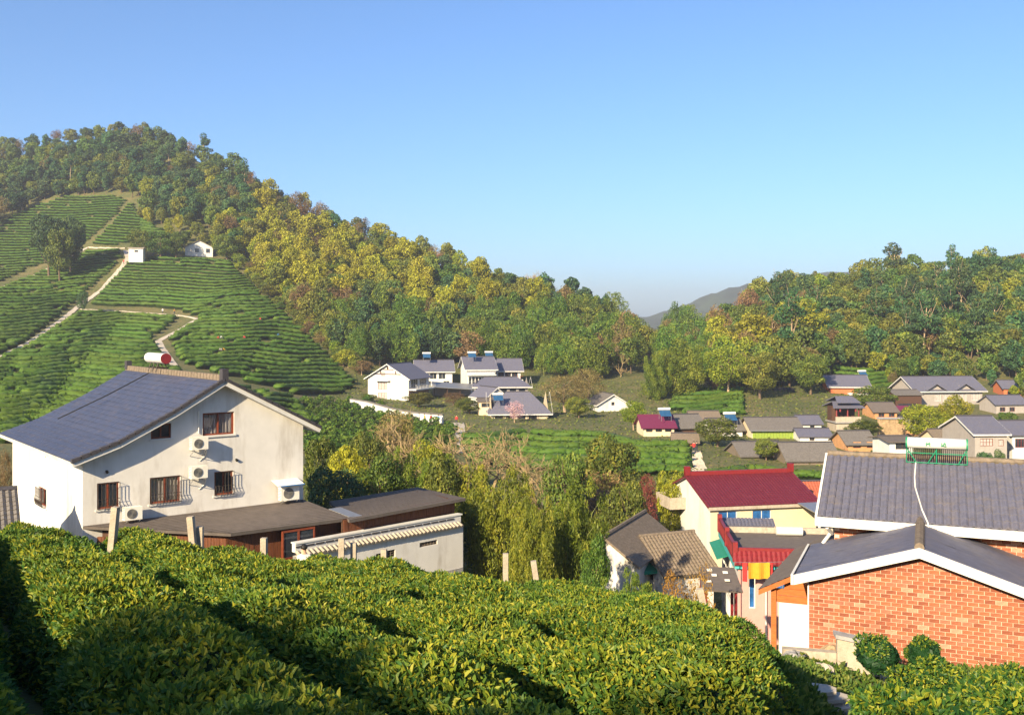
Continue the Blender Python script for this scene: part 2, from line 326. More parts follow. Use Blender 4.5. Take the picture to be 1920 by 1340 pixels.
# ---------------------------------------------------------------- leaves and crowns
def cards(C, Nrm, size, aspect=.6, jit=.5, droop=0.0, r=rng):
    """one bent leaf-cluster quad at each point C facing roughly along Nrm"""
    n = len(C); Nn = Nrm + r.normal(0, jit, (n, 3)); Nn /= np.linalg.norm(Nn, axis=1)[:, None] + 1e-9
    A = np.cross(Nn, r.normal(0, 1, (n, 3))); A[:, 2] -= droop; A -= Nn * np.sum(A * Nn, 1)[:, None]; A /= np.linalg.norm(A, axis=1)[:, None] + 1e-9
    B = np.cross(Nn, A); s = (size * r.uniform(.6, 1.35, n))[:, None]
    V = np.empty((n, 4, 3)); bend = Nn * s * .22
    V[:, 0] = C - A * s * .9; V[:, 1] = C + B * s * aspect + bend * r.uniform(-1, 1, (n, 1)); V[:, 2] = C + A * s; V[:, 3] = C - B * s * aspect + bend * r.uniform(-1, 1, (n, 1))
    return V.reshape(-1, 3), np.arange(4 * n).reshape(-1, 4)
def crown_pts(lobes, n, r, shell=.35):
    """points and outward normals over a set of ellipsoid lobes, the buried ones dropped"""
    lo = np.array([[*c, *q] for c, q in lobes]); area = (lo[:, 3] * lo[:, 4] + lo[:, 3] * lo[:, 5] + lo[:, 4] * lo[:, 5])
    k = r.choice(len(lo), int(n * 1.7), p=area / area.sum()); d = r.normal(0, 1, (len(k), 3)); d /= np.linalg.norm(d, axis=1)[:, None]
    rad = 1 - shell * r.random(len(k)) ** 2
    p = lo[k, :3] + d * lo[k, 3:] * rad[:, None]
    q = (p[:, None, :] - lo[None, :, :3]) / lo[None, :, 3:]; ins = (np.sum(q * q, 2) < .55); ins[np.arange(len(k)), k] = False
    keep = ~ins.any(1); nn = d / lo[k, 3:]; nn /= np.linalg.norm(nn, axis=1)[:, None]
    return p[keep][:n], nn[keep][:n], rad[keep][:n]
def lobes_of(R0, Hc, z0, n, r, size=.42, flat=1.0, top=1.0):
    """sub-clumps spread over an ellipsoid of radius R0, height Hc, base z0"""
    out = [((0, 0, z0 + Hc * .5), (R0 * .6, R0 * .6, Hc * .38))]
    for _ in range(n):
        d = r.normal(0, 1, 3); d /= np.linalg.norm(d); d[2] = d[2] * top
        s = size * r.uniform(.65, 1.25)
        c = (d[0] * R0 * .68 * r.uniform(.8, 1.1), d[1] * R0 * .68 * r.uniform(.8, 1.1), z0 + Hc * (.5 + .38 * d[2]))
        out.append((c, (R0 * s, R0 * s, R0 * s * flat * r.uniform(.7, 1))))
    return out
def trunk_mb(mb, h, r0, r, lean=.05, k=6, limbs=0, spread=1.0, zs=.45):
    top = Vector((r.normal(0, lean) * h, r.normal(0, lean) * h, h))
    pts = [Vector((0, 0, -.6)), top * .25 + Vector((r.normal(0, .02) * h, r.normal(0, .02) * h, 0)), top * .6, top]
    mb.tube(pts, r0, k, r0 * .35)
    for i in range(limbs):
        a = 2 * math.pi * (i + r.random()) / limbs; f = r.uniform(zs, .95); p = top * f
        q = p + Vector((math.cos(a) * spread * r.uniform(.6, 1), math.sin(a) * spread * r.uniform(.6, 1), h * r.uniform(.15, .35)))
        mb.tube([p, (p + q) / 2 + Vector((0, 0, -.04 * h)), q], r0 * .38, max(3, k - 2), r0 * .1)
def crown_mesh(name, lobes, n, size, mat, seed, aspect=.6, jit=.55, droop=0., shell=.35, trunk=None, tmat='bark'):
    """crown of many leaf clumps; with trunk=(h, r0, limbs, spread) the trunk is in the same mesh (far trees)"""
    r = np.random.default_rng(seed)
    p, nn, rad = crown_pts(lobes, n, r, shell); p = p + r.normal(0, size * .25, p.shape)
    V, Fq = cards(p, nn, size, aspect, jit, droop, r)
    lobet = r.random(len(p)) * .55 + .45 * (0.5 + .5 * np.sin(p[:, 0] * 2.1 + p[:, 1] * 1.7 + p[:, 2] * 1.3))
    ti = np.repeat(np.clip(lobet, 0, 1), 4); mi = np.zeros(len(Fq), int); mats = [M[mat]]
    if trunk:
        mb = MB(); trunk_mb(mb, trunk[0], trunk[1], r, .03, 5, trunk[2], trunk[3])
        tv = np.array(mb.v); tf = np.array([f for f in mb.f if len(f) == 4]); Fq = np.vstack([Fq, tf + len(V)]); V = np.vstack([V, tv])
        ti = np.concatenate([ti, np.full(len(tv), .5)]); mi = np.concatenate([mi, np.ones(len(tf), int)]); mats.append(M[tmat])
    return fastmesh(name, V, Fq, mats, mi, False, ti)
def bare_mesh(name, h, seed, levels=5, mat='twig', r0=None, upright=.35, spread=.75, kids=(3, 4)):
    r = np.random.default_rng(seed); mb = MB(); r0 = r0 or h * .018
    def grow(p, d, ln, rad, lv):
        q = p + d * ln; m_ = (p + q) / 2 + Vector(r.normal(0, .05, 3)) * ln
        mb.tube([p, m_, q], rad, 3 if lv < levels - 1 else 5, rad * .6)
        if lv == 0: return
        for _ in range(int(r.integers(kids[0], kids[1] + 1))):
            nd = (d + Vector(r.normal(0, spread, 3))); nd.z += upright; nd.normalize()
            grow(p + d * ln * r.uniform(.5, 1), nd, ln * r.uniform(.55, .8), max(rad * .55, .008 * h / 8), lv - 1)
    grow(Vector((0, 0, -.5)), Vector((r.normal(0, .06), r.normal(0, .06), 1)).normalized(), h * .3, r0, levels)
    me = bpy.data.meshes.new(name); me.from_pydata(mb.v, [], mb.f); me.materials.append(M[mat]); me.update(); return me
# ---------------------------------------------------------------- forest trees on the hills
def inpoly(x, y, poly):
    c = False; n = len(poly)
    for i in range(n):
        (x0, y0), (x1, y1) = poly[i], poly[i - 1]
        if (y0 > y) != (y1 > y) and x < (x1 - x0) * (y - y0) / (y1 - y0) + x0: c = not c
    return c
PR = {}
for k in range(4):
    r = np.random.default_rng(100 + k)
    PR.setdefault('dark', []).append(crown_mesh('dark_evergreen', lobes_of(3.3, 7.5, 1.6, 28, r, .30, .85), 2300, .29, 'f_dark', 10 + k, trunk=(6, .2, 3, 1.5)))
    PR.setdefault('olive', []).append(crown_mesh('olive_broadleaf', lobes_of(3.8, 7.0, 1.6, 30, r, .29, .95), 2400, .28, 'f_olive', 20 + k, trunk=(6, .2, 4, 1.8)))
    PR.setdefault('green', []).append(crown_mesh('green_broadleaf', lobes_of(3.6, 7.0, 1.6, 28, r, .30, .95), 2300, .28, 'f_green', 30 + k, trunk=(6, .2, 4, 1.8)))
    PR.setdefault('yellow', []).append(crown_mesh('spring_yellow_tree', lobes_of(3.4, 8.0, 1.8, 32, r, .26, 1.1), 2200, .26, 'f_yellow', 40 + k, jit=.8, trunk=(7, .17, 5, 1.8), tmat='palebark'))
    PR.setdefault('lime', []).append(crown_mesh('lime_green_tree', lobes_of(3.6, 7.5, 1.8, 32, r, .26, 1.0), 2200, .26, 'f_lime', 50 + k, jit=.8, trunk=(7, .17, 5, 1.8), tmat='palebark'))
    PR.setdefault('brown', []).append(crown_mesh('budding_brown_tree', lobes_of(3.4, 7.5, 1.8, 20, r, .34, 1.1), 1500, .34, 'f_brown', 60 + k, aspect=.22, jit=1.2, shell=.9, trunk=(7.5, .17, 6, 2.2), tmat='palebark'))
    bl = []
    for q in range(13):
        a = r.uniform(0, 6.28); d = r.uniform(.3, 3.0); hh = r.uniform(5.5, 10)
        bl.append(((math.cos(a) * d, math.sin(a) * d, hh - .8), (1.15, 1.15, 1.3))); bl.append(((math.cos(a) * d * 1.2, math.sin(a) * d * 1.2, hh - 2.8), (1.3, 1.3, 1.5)))
    PR.setdefault('bamboo', []).append(crown_mesh('bamboo_grove_clump', bl, 2600, .30, 'f_bamboo', 70 + k, aspect=.32, jit=.7, droop=1.5, trunk=(8, .08, 6, 2.4), tmat='bamboo'))
    pl = [((0, 0, 11.5), (1.3, 1.3, 1.2))]
    for q in range(11):
        a = r.uniform(0, 6.28); z = r.uniform(6.0, 11); d = (12.4 - z) * .42 * r.uniform(.6, 1.1)
        pl.append(((math.cos(a) * d, math.sin(a) * d, z), (1.5, 1.5, .65)))
    PR.setdefault('pine', []).append(crown_mesh('tall_pine', pl, 1300, .36, 'f_dark', 80 + k, aspect=.35, jit=.7, trunk=(11.5, .2, 9, 2.0), tmat='palebark'))
    PR.setdefault('bare', []).append(bare_mesh('leafless_tree', 9.5, 90 + k, 4, 'twig', .15))
KN = {'dark': ('evergreen_tree', 'dark blue-green evergreen tree'), 'olive': ('broadleaf_tree', 'olive green broadleaf tree'), 'green': ('leafy_tree', 'mid green leafy tree'),
      'yellow': ('spring_tree', 'golden yellow spring-leaved tree'), 'lime': ('spring_tree', 'pale lime green spring tree'), 'brown': ('budding_tree', 'brownish budding tree with thin crown'),
      'bamboo': ('bamboo_clump', 'bright green drooping bamboo clump'), 'pine': ('pine_tree', 'tall pine with a bare trunk'), 'bare': ('leafless_tree', 'leafless grey-brown tree')}
def put_tree(kind, p, s, where, grp, sq=1.0):
    me = PR[kind][random.randrange(4)]; nm, lb = KN[kind]
    o = link(nm, me, None, (p.x, p.y, p.z - .2), random.uniform(0, 6.28)); o.scale = (s * sq * random.uniform(.8, 1.25), s * sq * random.uniform(.8, 1.25), s * random.uniform(.85, 1.2)); o.rotation_euler = (random.uniform(-.08, .08), random.uniform(-.08, .08), random.uniform(0, 6.28))
    tag(o, lb + ' ' + where, 'bamboo' if kind == 'bamboo' else 'tree', grp); return o
def pick(ws):
    t = random.random() * sum(w_ for _, w_ in ws)
    for k, w_ in ws:
        t -= w_
        if t <= 0: return k
    return ws[-1][0]
def plant(poly, dx, dy, mix, smin, smax, where, grp, y0=150, y1=600):
    xs = [p[0] for p in poly]; yy = [p[1] for p in poly]; row = 0; n = 0
    y = min(yy)
    while y < max(yy):
        x = min(xs) + (row % 2) * dx / 2
        while x < max(xs):
            qx, qy = x + random.uniform(-.42, .42) * dx, y + random.uniform(-.45, .45) * dy
            if inpoly(qx, qy, poly):
                p = hit(qx, qy, y0, y1)
                if p is not None:
                    k = pick(mix(qx, qy)); s = random.uniform(smin, smax) * (1.15 if k in ('pine', 'yellow') else 1)
                    put_tree(k, p, s, where, grp); n += 1
            x += dx
        y += dy; row += 1
    return n
def mix_dome(x, y):
    return [('dark', 6), ('olive', 1.6 + max(0, (x - 150) / 200)), ('brown', .4), ('green', 1.5), ('pine', .3), ('lime', .25)]
plant([(-60,300),(0,290),(120,264),(250,252),(340,262),(430,322),(510,385),(480,432),(400,430),(330,424),(262,400),(246,376),(130,368),(60,392),(0,420),(-60,470)],
      20, 11.5, mix_dome, .85, 1.2, 'in the wood on the rounded summit', 'trees of the summit wood', 300, 640)
def mix_ridge(x, y):
    if y < 470 + (x - 600) * .22 and x > 500: return [('brown', 1.6), ('olive', 3.4), ('yellow', 2.2), ('lime', 1.2), ('green', .7), ('dark', .5), ('bare', .5 + (x > 950) * 1.5)]
    if x < 480: return [('olive', 3), ('lime', 1.8), ('brown', 1.2), ('green', 1.3), ('dark', 1.5), ('yellow', .8)]
    if y < 570 and x < 800: return [('yellow', 6), ('lime', 1.5), ('olive', 1.6), ('brown', .8)]
    if x < 640 and y < 650: return [('olive', 5), ('brown', 1), ('green', 1)]
    if y > 615 and x < 820: return [('bamboo', 4), ('dark', 3), ('green', 1)]
    if x > 880 and y > 610: return [('bamboo', 6), ('green', 1.5), ('olive', 1)]
    return [('olive', 3), ('green', 2), ('yellow', 1.3), ('brown', .7), ('dark', 1.2)]
RIDGE = [(445,350),(560,402),(700,452),(850,512),(1000,556),(1150,600),(1200,640),(1130,714),(1040,712),(1000,704),(860,688),(790,690),(720,696),(680,694),(590,625),(505,545),(450,490),(400,470),(385,435),(480,432)]
plant(RIDGE, 22, 12, mix_ridge, .8, 1.2, 'on the wooded slope right of the tea terraces', 'trees of the wooded slope', 215, 560)
plant([(262,402),(330,426),(385,438),(400,470),(440,492),(420,484),(345,470),(330,470),(300,432),(255,420)], 22, 12, mix_ridge, .55, .85, 'around the white cottage high on the hill', 'trees around the hill cottage', 250, 520)
def mix_right(x, y):
    if x < 1330 and y > 620: return [('bamboo', 6), ('green', 2), ('brown', 1.5)]
    if x < 1420: return [('olive', 3), ('green', 2), ('brown', 2), ('lime', 1.6), ('yellow', .8)]
    if y > 640: return [('pine', 1.2), ('olive', 3), ('green', 2.4), ('dark', 1.5), ('brown', .7)]
    return [('dark', 2.6), ('olive', 3.5), ('green', 2), ('pine', .6), ('brown', .6), ('lime', .4)]
plant([(1235,622),(1300,606),(1400,580),(1450,566),(1600,536),(1750,526),(1990,500),(1990,735),(1900,728),(1860,690),(1800,676),(1740,680),(1700,705),(1640,700),(1560,700),(1480,730),(1400,735),(1330,725),(1230,700)],
      24, 12, mix_right, .85, 1.3, 'in the wood on the right-hand hill', 'trees of the right-hand wood', 215, 560)
plant([(1640,700),(1740,690),(1800,690),(1900,730),(1990,735),(1990,770),(1900,752),(1850,728),(1720,722),(1640,730)], 26, 13, lambda x, y: [('green', 3), ('olive', 3), ('lime', 1), ('dark', 1), ('brown', 1)], .35, .8, 'on the slope above the large grey house', 'trees above the right-hand village', 190, 420)
plant([(1290,700),(1460,720),(1450,770),(1400,742),(1330,740)], 26, 12, lambda x, y: [('green', 3), ('olive', 3), ('lime', 1.5), ('brown', 1)], .4, .85, 'on the low bank left of the orange brick house', 'trees on the low bank', 170, 420)
plant([(1060,640),(1200,640),(1230,690),(1225,715),(1130,712),(1040,705)], 30, 16, lambda x, y: [('brown', 4), ('bare', 2), ('olive', 2), ('bamboo', 1.5)], .9, 1.2, 'at the valley head between the two hills', 'trees at the valley head', 215, 420)
for k in range(70):
    t_ = k / 69; ex = np.interp(t_, [0, .5, 1], [438, 562, 668]); ey = np.interp(t_, [0, .5, 1], [494, 612, 704]); p = hit(ex + random.uniform(-3, 14), ey + random.uniform(-4, 3), 150, 520)
    if p: put_tree(pick([('olive', 4), ('brown', 2), ('green', 2), ('lime', 1)]), p, random.uniform(.25, .5), 'along the right edge of the tea slope', 'low trees edging the tea slope', 1.5)
# ---------------------------------------------------------------- tea terraces on the left hill
def hedge(name, pts, wd, ht, seed, per_m=20, csize=.20):
    """one clipped hedge along pts: rounded body with leaf clumps all over"""
    r = np.random.default_rng(seed); pts = np.array(pts); n = len(pts)
    tg = np.gradient(pts, axis=0); tg[:, 2] = 0; tg /= np.linalg.norm(tg, axis=1)[:, None] + 1e-9
    sd_ = np.stack([-tg[:, 1], tg[:, 0], np.zeros(n)], 1)
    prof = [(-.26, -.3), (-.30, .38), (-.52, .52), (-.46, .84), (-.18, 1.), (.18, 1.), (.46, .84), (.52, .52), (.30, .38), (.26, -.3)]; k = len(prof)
    wv = wd * (1 + .05 * np.sin(np.arange(n) * .6 + seed)); hv = ht * (1 + .05 * np.sin(np.arange(n) * .45 + seed * 2))
    ends = np.ones(n); ends[0] = ends[-1] = .55; V = np.empty((n, k, 3))
    for j, (a, b_) in enumerate(prof):
        V[:, j] = pts + sd_ * (a * wv * ends)[:, None]; V[:, j, 2] += b_ * hv * (ends if b_ > 0 else 1)
    V += r.normal(0, .075 * ht, V.shape)
    i, j = np.meshgrid(np.arange(n - 1), np.arange(k - 1), indexing='ij'); b0 = (i * k + j).ravel()
    Fq = np.stack([b0, b0 + k, b0 + k + 1, b0 + 1], 1)
    capv = V.reshape(-1, 3)
    Fq = np.vstack([Fq, [[0, 1, 8, 9], [1, 2, 7, 8], [2, 3, 6, 7], [3, 4, 5, 6]], np.array([[0, 9, 8, 1], [1, 8, 7, 2], [2, 7, 6, 3], [3, 6, 5, 4]]) + (n - 1) * k])
    ln = float(np.sum(np.linalg.norm(np.diff(pts, axis=0), axis=1))); m = max(8, int(ln * per_m))
    f = r.uniform(0, n - 1.001, m); q = f.astype(int); a = (f - q)[:, None]; th = r.uniform(.1, math.pi - .1, m)
    base = pts[q] * (1 - a) + pts[q + 1] * a; C = base - sd_[q] * (np.cos(th) * wd * .5)[:, None]; C[:, 2] += (.5 + .5 * np.sin(th).clip(0) ** .6) * ht
    Nn = -sd_[q] * np.cos(th)[:, None]; Nn[:, 2] = np.sin(th) + .2
    cv, cf = cards(C, Nn, csize, .6, .5, 0, r)
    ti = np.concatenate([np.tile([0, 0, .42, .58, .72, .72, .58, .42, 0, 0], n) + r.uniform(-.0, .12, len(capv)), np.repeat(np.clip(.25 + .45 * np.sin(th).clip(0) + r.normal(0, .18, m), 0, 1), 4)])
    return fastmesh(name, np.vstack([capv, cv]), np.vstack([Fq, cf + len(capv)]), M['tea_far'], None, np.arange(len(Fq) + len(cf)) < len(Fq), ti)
def tea_block(poly, ys, label, grp, y0=85, y1=520, tilt=0.0, step=5, gap=.03, wmax=2.6, hmax=1.4):
    xs = [p[0] for p in poly]; cnt = 0
    for q, y in enumerate(ys):
        sp = ys[q + 1] - y if q + 1 < len(ys) else y - ys[q - 1]
        run = []; runs = []; off = q * .13
        for x in np.arange(min(xs), max(xs) + step, step):
            yy = y + tilt * (x - 300) + .6 * sp * math.sin(x / 61 + off) + .22 * sp * math.sin(x / 23 + 2.3 * off)
            ok = inpoly(x, yy, poly) and random.random() > gap * .35
            p = hit(x, yy, y0, y1) if ok else None
            if p is None or (run and (Vector(run[-1]) - p).length > 14):
                if len(run) > 3: runs.append(run)
                run = []
            if p is not None: run.append(tuple(p))
        if len(run) > 3: runs.append(run)
        for ri, rn in enumerate(runs):
            tail = '' if len(runs) == 1 else ', ' + (['left piece', 'right piece'] if len(runs) == 2 else ['left piece', 'second piece', 'third piece', 'fourth piece', 'fifth piece', 'sixth piece', 'seventh piece', 'eighth piece', 'ninth piece'])[min(ri, 8)]
            mid = rn[len(rn) // 2]; px = CX + F * mid[0] / mid[1]; py = HZ - F * mid[2] / mid[1]
            p2 = hit(px, py + sp, y0, y1); d = min(4.5, abs(mid[1] - p2.y)) if p2 else 2.5
            if p2 is None or d < .8: d = 2.0
            wd = max(.9, min(wmax, d * .56)); ht = min(hmax, max(.8, wd * .7))
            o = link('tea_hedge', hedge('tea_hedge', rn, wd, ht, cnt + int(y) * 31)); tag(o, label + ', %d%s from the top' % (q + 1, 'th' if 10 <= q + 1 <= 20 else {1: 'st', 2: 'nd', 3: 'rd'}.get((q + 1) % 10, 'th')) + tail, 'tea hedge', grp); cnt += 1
    return cnt
def spaced(a, b, s0, s1):
    out = [a]
    while out[-1] < b: out.append(out[-1] + s0 + (s1 - s0) * (out[-1] - a) / (b - a))
    return out
tea_block([(-60,476),(0,416),(60,390),(130,367),(243,370),(222,402),(160,458),(60,505),(-60,556)], spaced(368, 552, 5.0, 5.6), 'tea row in the upper shaded field', 'tea rows of the upper field', 250, 520, .02, 4, hmax=.95)
tea_block([(-60,572),(20,534),(165,473),(228,470),(231,488),(146,566),(56,640),(-60,696)], spaced(473, 700, 5.0, 8.2), 'tea row left of the straight path', 'tea rows left of the path', 120, 420)
tea_block([(242,480),(430,490),(560,612),(668,722),(640,742),(560,742),(390,700),(345,686),(312,640),(376,598),(340,586),(168,575),(240,492)], spaced(480, 745, 5.0, 8.6), 'tea row below the white cottage', 'tea rows of the broad slope', 110, 420)
tea_block([(150,586),(336,597),(288,640),(318,690),(400,722),(560,752),(590,800),(-60,835),(-60,706),(56,648)], spaced(588, 832, 6.2, 10.8), 'tea row behind the white house', 'tea rows of the lower slope', 90, 400)
tea_block([(246,374),(262,402),(300,434),(262,444),(240,462),(168,462),(224,404)], spaced(376, 462, 4.8, 5.4), 'tea row in the steep upper strip', 'tea rows of the steep strip', 250, 520, .02, 4, hmax=.95)
tea_block([(262,402),(300,432),(330,440),(330,452),(262,440)], spaced(405, 452, 5, 5), 'tea row between trees under the summit', 'tea rows under the summit', 250, 500)
tea_block([(820,786),(1040,789),(1210,795),(1294,822),(1297,895),(1100,895),(960,885),(872,872),(868,806),(830,800)], spaced(789, 893, 12, 14.5), 'tea row left of the stepped path', 'tea rows on the valley floor', 90, 260, .05, 5, wmax=3.2, hmax=1.3)
tea_block([(1318,850),(1420,846),(1560,866),(1560,912),(1320,905)], spaced(852, 912, 12, 12), 'tea row right of the stepped path', 'tea rows right of the stepped path', 90, 260, .04, 5, gap=.25, hmax=1.1)
tea_block([(1262,738),(1330,728),(1400,735),(1400,780),(1290,782),(1250,770)], spaced(734, 782, 8, 9), 'tea row on bank behind maroon roof', 'tea rows on the bank', 140, 300, 0, 5)
tea_block([(1560,690),(1660,700),(1720,705),(1700,725),(1640,735),(1560,705)], spaced(694, 732, 8, 9), 'tea row under the tall pines', 'tea rows under the pines', 200, 330, 0, 5)
# round clipped bushes
rb = [crown_mesh('round_tea_bush', lobes_of(.85, 1.25, .1, 7, np.random.default_rng(k), .5, .8), 260, .17, 'tea_far', 300 + k) for k in range(3)]
BP = [(566,752),(672,748),(760,784),(850,806),(850,850),(760,862),(570,868)]
y = 756; row = 0
while y < 866:
    x = 568 + (row % 2) * 8
    while x < 850:
        if inpoly(x, y, BP):
            p = hit(x + random.uniform(-3, 3), y + random.uniform(-2, 2), 90, 240)
            if p:
                o = link('tea_bush', rb[random.randrange(3)], None, p, random.uniform(0, 6)); s = random.uniform(.85, 1.2); o.scale = (s * 1.15, s, s)
                tag(o, 'round clipped tea bush in the patch between white house and hamlet', 'bush', 'round tea bushes')
        x += 17
    y += 8.5; row += 1
# ---------------------------------------------------------------- paths
def path(name, pts, wd, lift=.10, y0=85, y1=520, mat='pathstone', steps=False):
    out = []
    for i in range(len(pts) - 1):
        (x0, y0_), (x1, y1_) = pts[i], pts[i + 1]; n = max(2, int(math.hypot(x1 - x0, y1_ - y0_) / 5))
        for k in range(n): out.append(hit(x0 + (x1 - x0) * k / n, y0_ + (y1_ - y0_) * k / n, y0, y1))
    out.append(hit(*pts[-1], y0, y1)); out = [p for p in out if p]
    mb = MB(); prev = None; pp = []
    for i, p in enumerate(out):
        d = (out[min(i + 1, len(out) - 1)] - out[max(i - 1, 0)]); d.z = 0
        if d.length < 1e-6: continue
        d.normalize(); s_ = Vector((-d.y, d.x, 0)) * wd * (.5 + random.uniform(-.06, .06))
        pp.append((p + s_ + Vector((0, 0, lift)), p - s_ + Vector((0, 0, lift))))
    for (a, b_), (c, d) in zip(pp[:-1], pp[1:]): mb.add([a, b_, d, c, a - Vector((0,0,.5)), b_ - Vector((0,0,.5)), d - Vector((0,0,.5)), c - Vector((0,0,.5))], [(0,1,2,3),(0,3,7,4),(1,5,6,2)])
    o = mb.build(name, M[mat]); o['kind'] = 'structure'; return o, pp
path('hill_path', [(-10,676),(60,640),(110,605),(150,573),(190,545),(228,502),(240,484),(236,470)], 1.7)
path('terrace_path', [(152,580),(220,583),(290,588),(345,592),(372,598),(340,617),(297,640),(305,655),(330,690)], 1.5)
path('upper_path', [(-10,545),(70,515),(130,484),(165,464),(236,466)], 1.5)
path('valley_path', [(853,850),(856,830),(860,812),(857,793)], 2.4, .06)
sp, pp = path('stepped_path', [(1312,896),(1306,875),(1300,858),(1297,846)], 2.4, .05)
for i in range(0, len(pp) - 1):
    (a, b_), (c, d) = pp[i], pp[i + 1]
    for t_ in (0, .33, .66):
        m_ = MB(); q0, q1 = a.lerp(c, t_), b_.lerp(d, t_); dirv = (c - a).normalized() * .35
        m_.prism([q0, q1, q1 + dirv, q0 + dirv], (0, 0, .14)); m_.build('step', M['pathstone'], sp)
# ---------------------------------------------------------------- building kit
def loc(o, ang, px, py, plane='y', val=0.0):
    """local coordinates, in a frame at o turned by ang, of the point of a vertical plane seen at a photograph position"""
    d = Vector(((px - CX) / F, 1, -(py - HZ) / F)); Ri = Matrix.Rotation(-ang, 3, 'Z'); a = Ri @ d; b_ = Ri @ Vector(o)
    i = 1 if plane == 'y' else 0
    t_ = (val + b_[i]) / a[i]; return a * t_ - b_
def fmap(face, W, D):
    return {'front': lambda x, d, z: (x, d, z), 'left': lambda x, d, z: (d, x, z), 'right': lambda x, d, z: (W - d, x, z), 'back': lambda x, d, z: (x, D - d, z)}[face]
def fbox(mb, fm, a, b_):
    p, q = fm(*a), fm(*b_); mb.box(tuple(min(i, j) for i, j in zip(p, q)), tuple(max(i, j) for i, j in zip(p, q)))
def wallsheet(mb, fm, L, top, holes, z0=0.0, reveal=.16):
    """outer skin of one wall with real openings; top: [(x, z)...]; holes: (x0, x1, z0, z1)"""
    tx = [p[0] for p in top]; tz = [p[1] for p in top]; tf = lambda x: float(np.interp(x, tx, tz))
    xs = sorted({0.0, L, *[h[0] for h in holes], *[h[1] for h in holes], *[x for x in tx if 0 < x < L]})
    for xa, xb in zip(xs[:-1], xs[1:]):
        if xb - xa < 1e-4: continue
        xm = (xa + xb) / 2; hs = sorted([h for h in holes if h[0] < xm < h[1]], key=lambda h: h[2]); z = z0
        for h in hs:
            mb.add([fm(xa, 0, z), fm(xb, 0, z), fm(xb, 0, h[2]), fm(xa, 0, h[2])], [(0, 1, 2, 3)]); z = h[3]
        mb.add([fm(xa, 0, z), fm(xb, 0, z), fm(xb, 0, tf(xb)), fm(xa, 0, tf(xa))], [(0, 1, 2, 3)])
    for a, b_, c, d in holes:
        q = [(a, c), (b_, c), (b_, d), (a, d)]
        for (x0, z0_), (x1, z1_) in zip(q, q[1:] + q[:1]):
            mb.add([fm(x0, 0, z0_), fm(x1, 0, z1_), fm(x1, reveal, z1_), fm(x0, reveal, z0_)], [(0, 1, 2, 3)])
def window(root, fm, x0, x1, z0, z1, frame='woodframe', glass='glass', mull=1, rails=0, fw=.07, curtain=False, grille=False, sill=None, d0=.06, name='window'):
    m = MB()
    for a, b_ in (((x0, d0, z0), (x0 + fw, d0 + .08, z1)), ((x1 - fw, d0, z0), (x1, d0 + .08, z1)), ((x0 + fw, d0, z0), (x1 - fw, d0 + .08, z0 + fw)), ((x0 + fw, d0, z1 - fw), (x1 - fw, d0 + .08, z1))): fbox(m, fm, a, b_)
    for i in range(mull):
        xm = x0 + (x1 - x0) * (i + 1) / (mull + 1); fbox(m, fm, (xm - fw * .45, d0 + .004, z0 + fw), (xm + fw * .45, d0 + .076, z1 - fw))
    for i in range(rails):
        zm = z0 + (z1 - z0) * (i + 1) / (rails + 1); fbox(m, fm, (x0 + fw, d0 + .01, zm - fw * .35), (x1 - fw, d0 + .07, zm + fw * .35))
    wo = m.build(name, M[frame], root)
    m = MB(); fbox(m, fm, (x0 + fw * .5, d0 + .035, z0 + fw * .5), (x1 - fw * .5, d0 + .045, z1 - fw * .5)); m.build('pane', M['clear' if curtain else glass], wo)
    if curtain:
        m = MB(); n = max(8, int((x1 - x0) / .05)); pts = []
        for i in range(n + 1): pts.append((x0 + (x1 - x0) * i / n, d0 + .10 + .025 * math.sin(i * 1.9)))
        for (a, da), (b_, db) in zip(pts[:-1], pts[1:]): m.add([fm(a, da, z0), fm(b_, db, z0), fm(b_, db, z1), fm(a, da, z1)], [(0, 1, 2, 3)])
        m.build('curtain', M['curtain'], wo)
    if grille:
        m = MB(); n = max(4, int((x1 - x0) / .13)); dg = -.16
        for i in range(n + 1):
            x = x0 + (x1 - x0) * i / n
            m.tube([fm(x, dg, z0 + .02), fm(x, dg - .05, z0 + .25), fm(x, dg, z0 + .5), fm(x, dg, z1 - .02)], .011, 4)
            if i < n:
                c = (x + (x1 - x0) / n / 2, z0 + .22); m.tube([fm(c[0] + .05 * math.cos(k), dg - .03, c[1] + .09 * math.sin(k)) for k in np.linspace(0, 6.28, 9)], .009, 3)
        for z in (z0 + .02, z0 + .42, z1 - .03): m.tube([fm(x0, dg, z), fm(x1, dg, z)], .013, 4)
        for x in (x0, x1): m.tube([fm(x, dg, z1 - .03), fm(x, .02, z1 - .03)], .011, 4); m.tube([fm(x, dg, z0 + .02), fm(x, .02, z0 + .02)], .011, 4)
        m.build('grille', M['iron'], wo)
    if sill:
        m = MB(); fbox(m, fm, (x0 - .08, -.06, z0 - .08), (x1 + .08, d0, z0 - .003)); m.build('sill', M[sill], wo)
    return wo
